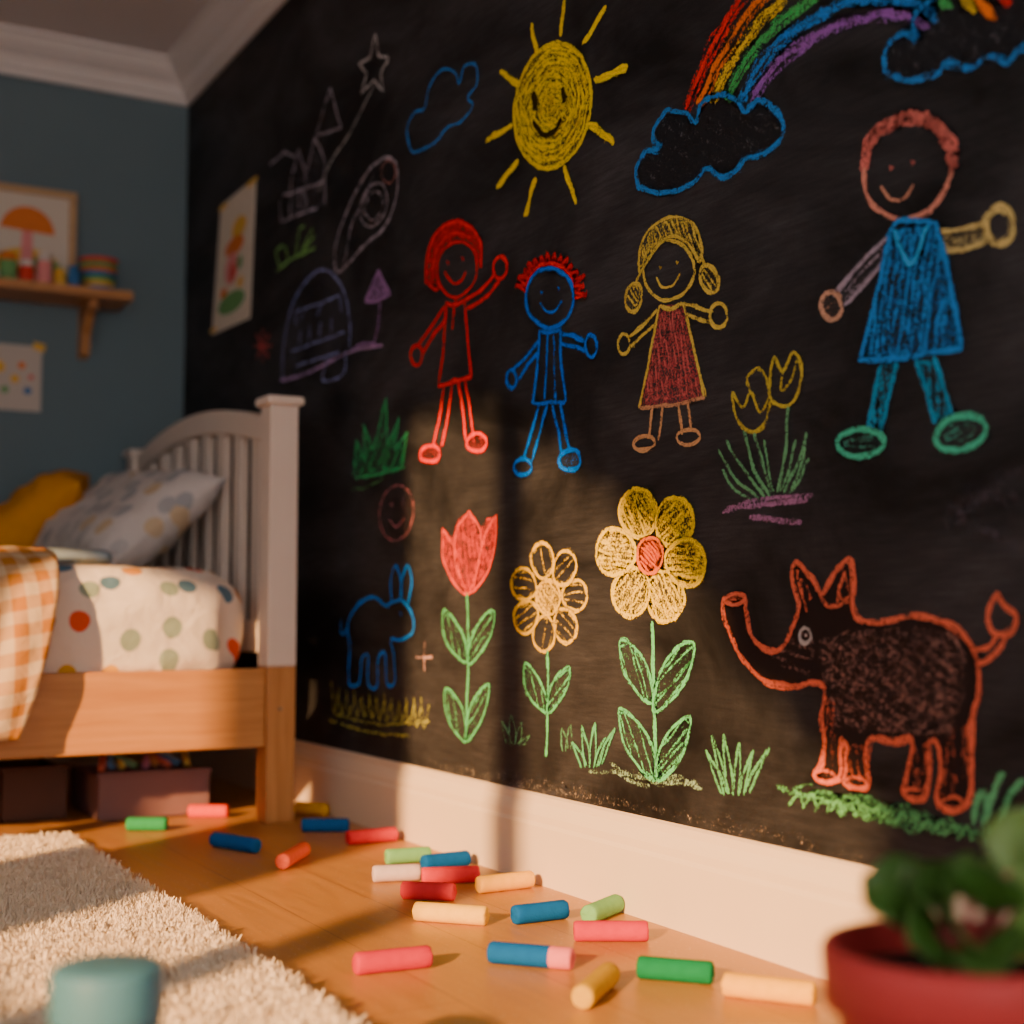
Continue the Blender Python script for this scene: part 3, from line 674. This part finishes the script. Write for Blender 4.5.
box('slat_base',-2.10,px0-.02,YN+.01,YF-.01,.27,.30,M_pine,bed,.002)
bolt=lathe('rail_bolt',[(0,0),(.005,0),(.005,.003),(0,.004)],simple('steel',(.3,.2,.12),.35),bed,16,(px0-.004,YN-pw/2-.0005,.27)); bolt.rotation_euler=(math.pi/2,0,0)

def cushion(name,lx,ly,lz,mat,p=6,e=3.2,n=40,wr=.008,seed=0,parent=None):
    bm=bmesh.new(); bmesh.ops.create_cube(bm,size=2); bmesh.ops.subdivide_edges(bm,edges=bm.edges[:],cuts=n,use_grid_fill=True)
    for v in bm.verts:
        c=v.co
        q=max(abs(c.x),abs(c.y),abs(c.z)); dx=c/c.length
        k=(abs(c.x/q)**p+abs(c.y/q)**p+abs(c.z/q)**e)
        s=q/ (k**(1/ ( (p+e)/2)))
        v.co=Vector((c.x/q*s*lx/2,c.y/q*s*ly/2,c.z/q*s*lz/2))
        w=mnoise.noise(Vector((v.co.x*9+seed,v.co.y*9,v.co.z*9)))*wr+mnoise.noise(Vector((v.co.x*22+seed,v.co.y*22,v.co.z*22)))*wr*.45
        v.co+=dx*w
    me=bpy.data.meshes.new(name); bm.to_mesh(me); bm.free()
    return link(name,me,mat,parent,True)
M_dots=dots_mat('polka_dot_cotton',(.78,.69,.60),[(.10,.20,.29),(.78,.42,.03),(.11,.22,.32),(.70,.09,.03),(.80,.46,.06),(.28,.36,.28),(.74,.32,.05)],10.5,.25,.72)
mt=cushion('polka_dot_mattress',1.86,1.28,.30,M_dots,14,4.5,44,.014,3); mt.location=(-2.10+.93+.018,3.905,.302+.15+.008)
def pillow(name,w,h,t,mat,loc,rot,seed=0):
    n=40; vs=[];fs=[]
    for side in (1,-1):
        for i in range(n+1):
            for j in range(n+1):
                u=-1+2*i/n; v=-1+2*j/n
                pu=u*(1-.07*(1-v*v)*abs(u)**3*1.2); pv=v*(1-.07*(1-u*u)*abs(v)**3*1.2)
                th=((1-u**4)*(1-v**4))**.55
                wz=mnoise.noise(Vector((u*2.2+seed,v*2.2,side)))*.018*th+ mnoise.noise(Vector((u*6+seed,v*5,side)))*.012*th
                vs.append((pu*w/2,pv*h/2,side*(t/2*th+.002)+wz))
    m=(n+1)**2
    for s in (0,1):
        for i in range(n):
            for j in range(n):
                a=s*m+i*(n+1)+j; q=(a,a+n+1,a+n+2,a+1)
                fs.append(q if s==0 else q[::-1])
    ring=[i*(n+1) for i in range(n+1)]+[n*(n+1)+j for j in range(1,n+1)]+[i*(n+1)+n for i in range(n-1,-1,-1)]+[j for j in range(n-1,0,-1)]
    for a,b in zip(ring,ring[1:]+ring[:1]): fs.append((a,m+a,m+b,b))
    me=bpy.data.meshes.new(name); me.from_pydata(vs,[],fs)
    bm=bmesh.new(); bm.from_mesh(me); bmesh.ops.recalc_face_normals(bm,faces=bm.faces); bm.to_mesh(me); bm.free()
    o=link(name,me,mat,None,True); o.location=loc; o.rotation_euler=rot
    return o
M_pil=dots_mat('patterned_pillow_cotton',(.64,.61,.59),[(.38,.40,.43),(.50,.49,.49),(.40,.42,.45),(.62,.49,.32),(.56,.53,.51)],12.5,.34,.95)
M_mus=simple('mustard_linen',(.72,.30,.018),.9,.12,25,.5,120)
pillow('patterned_pillow',.40,.70,.17,M_pil,(-.385,3.97,.750),(math.radians(4),math.radians(-38),math.radians(4)),2)
pillow('mustard_pillow',.42,.50,.16,M_mus,(-.555,4.38,.765),(math.radians(10),math.radians(-40),math.radians(-22)),5)
M_gin=gingham_mat()
bx0,bx1=-1.35,-.725; nx,nsg=50,90; vs=[];fs=[];uvs=[]
mz=.302+.30+.016
ctrl=[(3.92,mz+.014),(3.7,mz+.022),(3.45,mz+.020),(3.33,mz+.008),(3.245,mz-.035),(3.205,mz-.10),(3.195,.44),(3.19,.38),(3.188,.31),(3.19,.255),(3.185,.215)]
cc=cat(ctrl,False,12)
P=np.array(cc); dd=np.r_[0,np.cumsum(np.hypot(*(P[1:]-P[:-1]).T))]
for i in range(nx+1):
    u=i/nx
    for j in range(nsg+1):
        t=j/nsg*dd[-1]; y=np.interp(t,dd,P[:,0]); z=np.interp(t,dd,P[:,1])
        x=bx0+(bx1-bx0)*u + (.04*math.sin(j/nsg*3.0))
        drop=max(0,(j/nsg-.5)*2); x+= -.06*drop*drop*(u)
        fold=(math.sin(u*26+1)*.014+math.sin(u*11)*.014)*drop
        nz=mnoise.noise(Vector((x*7,t*7,1)))*.016+mnoise.noise(Vector((x*17,t*17,1)))*.008
        y+=-abs(fold)-.004*drop-abs(nz)*.7*drop; z+=abs(nz)*(1-drop)
        z+=-.03*math.sin(u*5)*max(0,drop-.8)*2
        vs.append((x,float(y),float(z))); uvs.append((bx0+(bx1-bx0)*u,t))
for i in range(nx):
    for j in range(nsg): a=i*(nsg+1)+j; fs.append((a,a+1,a+nsg+2,a+nsg+1))
me=bpy.data.meshes.new('gingham_throw_blanket'); me.from_pydata(vs,[],fs)
uvl=me.uv_layers.new(name='UVMap'); li=np.zeros(len(me.loops),np.int32); me.loops.foreach_get('vertex_index',li); uvl.data.foreach_set('uv',np.array(uvs,np.float32)[li].ravel())
gb=link('gingham_throw_blanket',me,M_gin,None,True); sm=gb.modifiers.new('s','SOLIDIFY'); sm.thickness=.006; sm.offset=1
M_sheet=simple('pale_blue_sheet',(.30,.40,.47),.9,.06,12,.4,60)
sh=cushion('folded_sheet',.20,.30,.035,M_sheet,8,3,24,.006,9); sh.location=(-.60,3.66,mz+.018)

M_cr=simple('mauve_painted_crate',(.20,.11,.115),.6,.15,14,.2,80)
M_cr2=simple('dark_walnut_crate',(.07,.03,.02),.6,.2,14,.2,80)
def crate(name,x0,x1,y0,y1,h,mat,z=0):
    e=empty(name); t=.012
    box('front',x0,x1,y0,y0+t,z+.004,z+h,mat,e,.002); box('back',x0,x1,y1-t,y1,z+.004,z+h,mat,e,.002)
    box('side_l',x0,x0+t,y0+t,y1-t,z+.004,z+h,mat,e,.002); box('side_r',x1-t,x1,y0+t,y1-t,z+.004,z+h,mat,e,.002)
    box('bottom',x0+t,x1-t,y0+t,y1-t,z,z+t,mat,e); box('rim',x0-.004,x1+.004,y0-.004,y0+t,z+h,z+h+.01,mat,e,.002)
    return e
e=crate('storage_crate',-.545,-.275,3.46,3.76,.105,M_cr)
cols=[(.6,.15,.1),(.1,.25,.5),(.7,.5,.1),(.2,.4,.2),(.5,.2,.3),(.6,.3,.1)]
CM=[simple('craft_%d'%i,c,.7) for i,c in enumerate(cols)]
for i in range(9):
    x=-.53+.027*i; o=lathe('crayon_%d'%i,[(0,0),(.009,0),(.009,.15),(.003,.165),(0,.166)],CM[i%6],e,12,(x,3.50+.01*(i%3),.122+.004*(i%2))); o.rotation_euler=(math.radians(-82),0,random.uniform(-.3,.3))
crate('storage_crate',-.75,-.60,3.55,3.85,.12,M_cr2)

# ------------------------------------------------------------------ shelf on back wall
YS=4.50
shf=empty('wall_shelf')
zs=onY(130,291,YS).z
xr=-.225
box('shelf_board',-1.2,xr,YS,YB-.002,zs-.030,zs,M_shelf,shf,.004)
def bracket(n,x):
    prof=[(0,0),(.15,0),(.15,-.022),(.10,-.04),(.055,-.09),(.035,-.16),(0,-.17)]
    prism(n,prof,lambda a,b,t:Vector((x+t*.03,YB-.002-a,zs-.030+b)),M_shelf,shf)
bracket('bracket_1',-.355); bracket('bracket_2',-1.05)
fp=empty('framed_mushroom_picture')
M_mat=simple('mat_board',(.72,.66,.56),.8,.03,10,.05)
fx0,fx1=-.74,-.375; fz0,fz1=zs+.002,zs+.34; fy=YB-.045
for n,a in [('frame_bottom',(fx0,fx1,fz0,fz0+.022)),('frame_top',(fx0,fx1,fz1-.022,fz1)),('frame_l',(fx0,fx0+.022,fz0+.022,fz1-.022)),('frame_r',(fx1-.022,fx1,fz0+.022,fz1-.022))]:
    box(n,a[0],a[1],fy,fy+.022,a[2],a[3],M_frame,fp,.003)
box('paper',fx0+.02,fx1-.02,fy+.012,fy+.018,fz0+.02,fz1-.02,M_mat,fp)
def flat(n,pts,mat,parent,y):
    me=bpy.data.meshes.new(n); me.from_pydata([(x,y,z) for x,z in pts],[],[tuple(range(len(pts)))]); return link(n,me,mat,parent)
def disk(cx,cz,rx,rz,a0=0,a1=360,n=28): return [(cx+rx*math.cos(math.radians(a0+(a1-a0)*i/n)),cz+rz*math.sin(math.radians(a0+(a1-a0)*i/n))) for i in range(n)]
M_or=simple('poster_orange',(.80,.22,.04),.7); M_ye=simple('poster_ochre',(.85,.52,.08),.7); M_gr=simple('poster_green',(.16,.40,.14),.7); M_rd=simple('poster_red',(.75,.06,.04),.7); M_bl=simple('poster_blue',(.04,.18,.45),.7); M_pk=simple('poster_pink',(.82,.30,.30),.7)
cx=(fx0+fx1)/2+.03; cz=(fz0+fz1)/2
flat('hill',disk(cx,fz0+.05,.12,.09,0,180),M_ye,fp,fy+.011); flat('hill_2',disk(cx+.05,fz0+.05,.08,.06,0,180),M_gr,fp,fy+.0105)
flat('stem',[(cx-.022,fz0+.06),(cx+.022,fz0+.06),(cx+.016,cz+.03),(cx-.016,cz+.03)],M_pk,fp,fy+.010)
flat('cap',disk(cx,cz+.02,.085,.085,0,180),M_or,fp,fy+.0095)
def pot(x,y,r,h,c,lid):
    e=empty('paint_pot',(x,y,zs+.0005))
    lathe('jar',[(0,0),(r*.95,0),(r,.004),(r,h*.7),(r*.85,h*.76),(0,h*.76)],c,e,24)
    lathe('lid',[(0,h*.74),(r*.9,h*.74),(r*.9,h*.98),(r*.84,h),(0,h)],lid,e,24)
M_wh=simple('plastic_white',(.75,.7,.65),.4)
for i,(x,y,r,h,c,l) in enumerate([(-.66,4.575,.028,.11,M_wh,M_bl),(-.60,4.56,.026,.09,M_gr,M_or),(-.545,4.57,.024,.075,M_rd,M_wh),(-.493,4.55,.024,.10,M_pk,M_wh),(-.442,4.57,.020,.06,M_ye,M_ye),(-.402,4.555,.018,.07,M_bl,M_bl),(-.735,4.57,.028,.10,M_ye,M_wh)]): pot(x,y,r,h,c,l)
st=empty('stacked_bowls',(-.318,4.585,zs+.0005))
z=0
for i,(c,r) in enumerate([(M_bl,.046),(M_ye,.05),(M_gr,.053),(M_bl,.055),(M_or,.057),(M_gr,.059),(M_rd,.061)]):
    lathe('bowl_%d'%i,[(0,z),(r*.75,z),(r*.93,z+.006),(r,z+.014),(r*1.02,z+.017),(r*.9,z+.018),(0,z+.012)],c,st,32); z+=.0150
pd=empty('taped_drawing')
a=onY(42,347,YB-.003); b=onY(42,412,YB-.003)
M_pap=simple('drawing_paper',(.62,.56,.50),.85,.03,10,.1,60)
box('paper',-.86,a.x,YB-.005,YB-.0005,b.z,a.z,M_pap,pd)
for i,(dx,dz,r,m) in enumerate([(.03,.05,.012,M_bl),(.07,.09,.014,M_ye),(.05,.14,.012,M_or),(.10,.05,.012,M_gr),(.12,.13,.02,M_ye),(.16,.08,.012,M_bl),(.02,.10,.008,M_rd)]):
    flat('mark_%d'%i,disk(a.x-.012-dx,b.z+.02+dz*.9,r,r),m,pd,YB-.0055)
flat('tape',[(a.x-.03,a.z-.008),(a.x+.006,a.z-.02),(a.x+.01,a.z+.008),(a.x-.026,a.z+.014)],M_ye,pd,YB-.006)
pq=[onX(*p) for p in [(222,206),(257,177),(251,318),(213,335)]]
tp=empty('taped_child_painting')
vs=[(-.004,p.y,p.z) for p in pq]+[(-.002,p.y,p.z) for p in pq]
me=bpy.data.meshes.new('paper'); me.from_pydata(vs,[],[(0,1,2,3),(4,7,6,5),(0,4,5,1),(1,5,6,2),(2,6,7,3),(3,7,4,0)]); link('paper',me,simple('bright_paper',(.80,.72,.60),.85),tp)
def pp(u,v):
    a=pq[0].lerp(pq[1],u); b=pq[3].lerp(pq[2],u); return a.lerp(b,v)
def pshape(n,cu,cv,ru,rv,mat,off,a0=0,a1=360):
    pts=[]
    for i in range(24):
        a=math.radians(a0+(a1-a0)*i/24); q=pp(cu+ru*math.cos(a),cv+rv*math.sin(a)); pts.append((-.0045-off,q.y,q.z))
    me=bpy.data.meshes.new(n); me.from_pydata(pts,[],[tuple(range(24))]); link(n,me,mat,tp)
pshape('sun',.6,.28,.2,.08,M_ye,0); pshape('roof',.5,.40,.26,.07,M_or,.0002); pshape('wall',.45,.56,.18,.12,M_pk,.0004); pshape('grass',.5,.82,.36,.08,M_gr,.0006); pshape('door',.5,.60,.07,.07,M_rd,.0008); pshape('flower',.28,.72,.1,.04,M_or,.001); pshape('flower_2',.72,.70,.08,.04,M_ye,.001); pshape('leaf',.68,.55,.07,.05,M_gr,.001)
pshape('tape_1',.92,.02,.16,.022,M_ye,.0012); pshape('tape_2',.10,.03,.14,.02,M_ye,.0012); pshape('tape_3',.05,.97,.1,.02,M_ye,.0012)

# ------------------------------------------------------------------ rug
M_rug=simple('cream_wool_pile',(.84,.72,.55),.95,.08,40,0,100,spec=.05)
rx0,rx1,ry0,ry1=-2.3,-.675,.55,3.20
def rug():
    n1=160000; n2=14000
    X=np.r_[np.random.uniform(-1.45,rx1,n1),np.random.uniform(rx0,-1.45,n2)]
    Y=np.r_[np.random.uniform(.85,ry1,n1),np.random.uniform(ry0,ry1,n2)]
    X=np.where(X>rx1-.02, X+np.random.uniform(-.015,.012,len(X)),X)
    keep=~((np.abs(X+1.056)<.052)&(np.abs(Y-1.22)<.052))
    X=X[keep];Y=Y[keep]
    n=len(X)
    cl=np.sin(X*150+3*np.sin(Y*51))*np.sin(Y*140+3*np.sin(X*57)); 
    h=.019+.004*cl+np.random.uniform(-.003,.003,n)
    la=np.random.uniform(0,2*np.pi,n)*.6+2*np.pi*(np.sin(X*31)+np.cos(Y*27))*.5
    ln=np.random.uniform(.002,.010,n); w=np.random.uniform(.0010,.0020,n); fa=np.random.uniform(0,np.pi,n)
    cxx,cyy=np.cos(fa)*w,np.sin(fa)*w; lx,ly=np.cos(la)*ln,np.sin(la)*ln
    V=np.zeros((n,6,3),np.float32)
    for k,(hh,ll,ws) in enumerate([(0,0,1),(.6,.35,1),(1,1,.45)]):
        z=.004+h*hh
        V[:,2*k,0]=X+lx*ll-cxx*ws; V[:,2*k,1]=Y+ly*ll-cyy*ws; V[:,2*k,2]=z
        V[:,2*k+1,0]=X+lx*ll+cxx*ws; V[:,2*k+1,1]=Y+ly*ll+cyy*ws; V[:,2*k+1,2]=z
    base=np.array([[rx0,ry0,.0],[rx1,ry0,.0],[rx1,ry1,.0],[rx0,ry1,.0],[rx0,ry0,.008],[rx1,ry0,.008],[rx1,ry1,.008],[rx0,ry1,.008]],np.float32)
    VV=np.concatenate([base,V.reshape(-1,3)])
    i=8+np.arange(n)[:,None]*6
    Fq=np.concatenate([i+np.array([[0,1,3,2]]),i+np.array([[2,3,5,4]])])
    Fb=np.array([[4,5,6,7],[0,1,5,4],[1,2,6,5],[2,3,7,6],[3,0,4,7],[3,2,1,0]])
    FF=np.concatenate([Fb,Fq]).astype(np.int32)
    me=bpy.data.meshes.new('shag_rug'); me.vertices.add(len(VV)); me.vertices.foreach_set('co',VV.ravel())
    me.loops.add(FF.size); me.loops.foreach_set('vertex_index',FF.ravel()); me.polygons.add(len(FF))
    me.polygons.foreach_set('loop_start',np.arange(0,FF.size,4,dtype=np.int32)); 
    me.update(calc_edges=True); me.validate()
    return link('shag_rug',me,M_rug)
rug()

# ------------------------------------------------------------------ chalk sticks
CC={'green':(.03,.30,.10),'red':(.80,.05,.015),'blue':(.008,.11,.38),'pink':(.68,.035,.055),'salmon':(.80,.13,.06),'yellow':(.88,.48,.01),'lav':(.60,.48,.50),'mag':(.56,.025,.065),'olive':(.60,.38,.015),'lgreen':(.18,.46,.18),'cream':(.88,.55,.05),'dgreen':(.008,.20,.08),'lpink':(.74,.19,.24)}
CMt={k:simple('chalk_'+k,v,.9,.14,60,.4,260,spec=.08) for k,v in CC.items()}
R=.0155
def stick(p0,p1,col,col2=None,r=R):
    A=onZ(p0[0],p0[1],r); B=onZ(p1[0],p1[1],r)
    L=(B-A).length; seg=28
    prof=[(0,0),(r*.80,0),(r*.93,.0012),(r,.004)]
    k=8
    for i in range(1,k): prof.append((r,.004+(L-.008)*i/k))
    prof+=[(r,L-.004),(r*.92,L-.0012),(r*.78,L),(0,L)]
    vs=[];fs=[];mi=[]; sd=random.uniform(0,50)
    for q,(rr,z) in enumerate(prof):
        for i in range(seg):
            a=2*math.pi*i/seg; rn=rr*(1-.035*abs(mnoise.noise(Vector((math.cos(a)*2,math.sin(a)*2,z*40+sd)))))
            zz=z+ (.0015*mnoise.noise(Vector((math.cos(a)*2+sd,math.sin(a)*2,0))) if q<3 or q>len(prof)-4 else 0)
            vs.append((rn*math.cos(a),rn*math.sin(a),zz))
    for j in range(len(prof)-1):
        for i in range(seg):
            kk=(i+1)%seg; fs.append((j*seg+i,j*seg+kk,(j+1)*seg+kk,(j+1)*seg+i)); mi.append(1 if col2 and (prof[j][1]>L*.68) else 0)
    me=bpy.data.meshes.new('chalk_stick'); me.from_pydata(vs,[],fs)
    o=link('chalk_stick',me,[CMt[col]]+([CMt[col2]] if col2 else []),None,True)
    for p,q in zip(me.polygons,mi): p.material_index=q
    o.location=A; o.rotation_mode='QUATERNION'; o.rotation_quaternion=(B-A).to_track_quat('Z','Y')
    return o
for s in [((127,824),(167,824),'green'),((189,811),(228,811),'red'),((214,839),(257,846),'blue'),((282,862),(304,849),'salmon'),((297,807),(326,810),'yellow'),((302,825),(349,825),'blue'),((347,838),(396,834),'pink'),
 ((386,857),(430,854),'lgreen'),((373,874),(420,872),'lav'),((423,863),(468,858),'blue'),((422,876),(479,874),'pink'),((402,890),(455,892),'pink'),((478,885),(532,879),'yellow'),((415,911),(487,916),'cream'),((514,915),(566,909),'blue'),
 ((588,915),(617,903),'lgreen'),((574,931),(648,931),'mag'),((355,964),(430,956),'mag'),((490,952),(573,959),'blue','lpink'),((582,998),(610,973),'olive'),((638,967),(713,973),'dgreen'),((724,984),(815,994),'yellow')]:
    stick(*s)

# ------------------------------------------------------------------ lidded jar foreground
M_jar=simple('teal_blue_ceramic',(.05,.18,.26),.5,.05,10,.05)
j=empty('blue_lidded_jar',(-1.056,1.22,.009))
lathe('body',[(0,0),(.040,0),(.045,.005),(.046,.13),(.045,.147),(.043,.152),(0,.152)],M_jar,j,48)
lathe('lid',[(0,.152),(.046,.152),(.0465,.157),(.0465,.190),(.045,.195),(.041,.197),(0,.195)],simple('pale_blue_lid',(.07,.21,.29),.5,.05,10,.05),j,48)

# ------------------------------------------------------------------ potted plant
pl=empty('potted_plant',(-.470,.842,0))
M_pot=simple('pink_red_glazed_pot',(.62,.06,.06),.5,.08,12,.1,120); M_soil=simple('potting_soil',(.03,.018,.012),.95,.3,80,.8,200)
lathe('pot',[(0,0),(.072,0),(.076,.006),(.092,.175),(.098,.18),(.104,.183),(.106,.226),(.103,.231),(.094,.231),(.092,.20),(0,.20)],[M_pot],pl,56)
lathe('soil',[(0,.21),(.05,.21),(.0925,.205)],M_soil,pl,32)
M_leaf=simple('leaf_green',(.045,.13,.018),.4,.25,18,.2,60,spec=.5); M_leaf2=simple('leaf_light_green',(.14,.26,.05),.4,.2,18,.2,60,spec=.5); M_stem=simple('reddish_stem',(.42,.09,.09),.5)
def leafobj(i,base,dirv,Ln,Wd,droop,mat,roll=0):
    dirv=Vector(dirv).normalized(); side=dirv.cross(Vector((0,0,1))); side=side.normalized() if side.length>.01 else Vector((1,0,0))
    nrm=side.cross(dirv).normalized()
    side=side*math.cos(roll)+nrm*math.sin(roll); nrm=side.cross(dirv).normalized()
    vs=[];fs=[]; n=16;m=8
    for a in range(n+1):
        t=a/n; w=Wd*(max(0,1-(2*t**.85-1)**2))**.5*.5 if 0<t<1 else .001
        c=Vector(base)+dirv*Ln*t+Vector((0,0,-1))*droop*t*t
        for b in range(m+1):
            s=-1+2*b/m; vs.append(tuple(c+side*w*s+nrm*(.25*w*s*s+.003*math.sin(t*9+i)*s)))
    for a in range(n):
        for b in range(m): q=a*(m+1)+b; fs.append((q,q+1,q+m+2,q+m+1))
    me=bpy.data.meshes.new('leaf'); me.from_pydata(vs,[],fs); o=link('leaf_%d'%i,me,mat,pl,True)
    sm=o.modifiers.new('s','SOLIDIFY'); sm.thickness=.0022
    return o
def stemobj(i,p0,p1):
    c=bpy.data.curves.new('stem','CURVE'); c.dimensions='3D'; c.bevel_depth=.0030; sp=c.splines.new('BEZIER'); sp.bezier_points.add(1)
    for b,p,h in zip(sp.bezier_points,(p0,p1),((0,0,.02),(0,0,-.01))):
        b.co=p; b.handle_right=Vector(p)+Vector(h); b.handle_left=Vector(p)-Vector(h)
    o=bpy.data.objects.new('stem_%d'%i,c); c.materials.append(M_stem); COL.objects.link(o); o.parent=pl
random.seed(11)
# (angle deg, radius, height, length, width, pitch, roll, light)
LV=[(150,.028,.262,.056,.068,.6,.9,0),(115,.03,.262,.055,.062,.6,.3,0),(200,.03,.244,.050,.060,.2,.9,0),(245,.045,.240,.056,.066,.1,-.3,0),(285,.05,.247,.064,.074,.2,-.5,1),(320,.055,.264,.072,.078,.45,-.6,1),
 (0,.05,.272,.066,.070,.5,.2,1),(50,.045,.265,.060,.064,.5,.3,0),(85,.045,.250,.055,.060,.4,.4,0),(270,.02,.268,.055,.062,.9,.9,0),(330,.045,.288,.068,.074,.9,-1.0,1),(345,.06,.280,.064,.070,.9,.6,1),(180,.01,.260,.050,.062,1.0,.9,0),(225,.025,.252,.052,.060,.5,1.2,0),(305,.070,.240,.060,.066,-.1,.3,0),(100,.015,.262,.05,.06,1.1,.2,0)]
for i,(ad,rr,hh,Ln,Wd,pt,rl,lt) in enumerate(LV):
    a=math.radians(ad); tip=Vector((rr*math.cos(a),rr*math.sin(a),hh)); stemobj(i,(.35*rr*math.cos(a),.35*rr*math.sin(a),.20),tip)
    leafobj(i,tip-Vector((.004*math.cos(a),.004*math.sin(a),0)),(math.cos(a),math.sin(a),pt),Ln,Wd,.010,M_leaf2 if lt else M_leaf,rl)

# ------------------------------------------------------------------ light
sd=bpy.data.lights.new('sun','SUN'); sd.energy=13; sd.color=(1,.52,.20); sd.angle=math.radians(1.3)
so_=bpy.data.objects.new('sun',sd); COL.objects.link(so_); so_.rotation_mode='QUATERNION'
so_.rotation_quaternion=Vector((1,.67,-.40)).to_track_quat('-Z','Y'); so_.location=(-6,-3,4)
w=bpy.data.worlds.new('world'); S.world=w; w.use_nodes=True
bg=w.node_tree.nodes['Background']; bg.inputs[0].default_value=(.90,.82,.80,1); bg.inputs[1].default_value=3.1
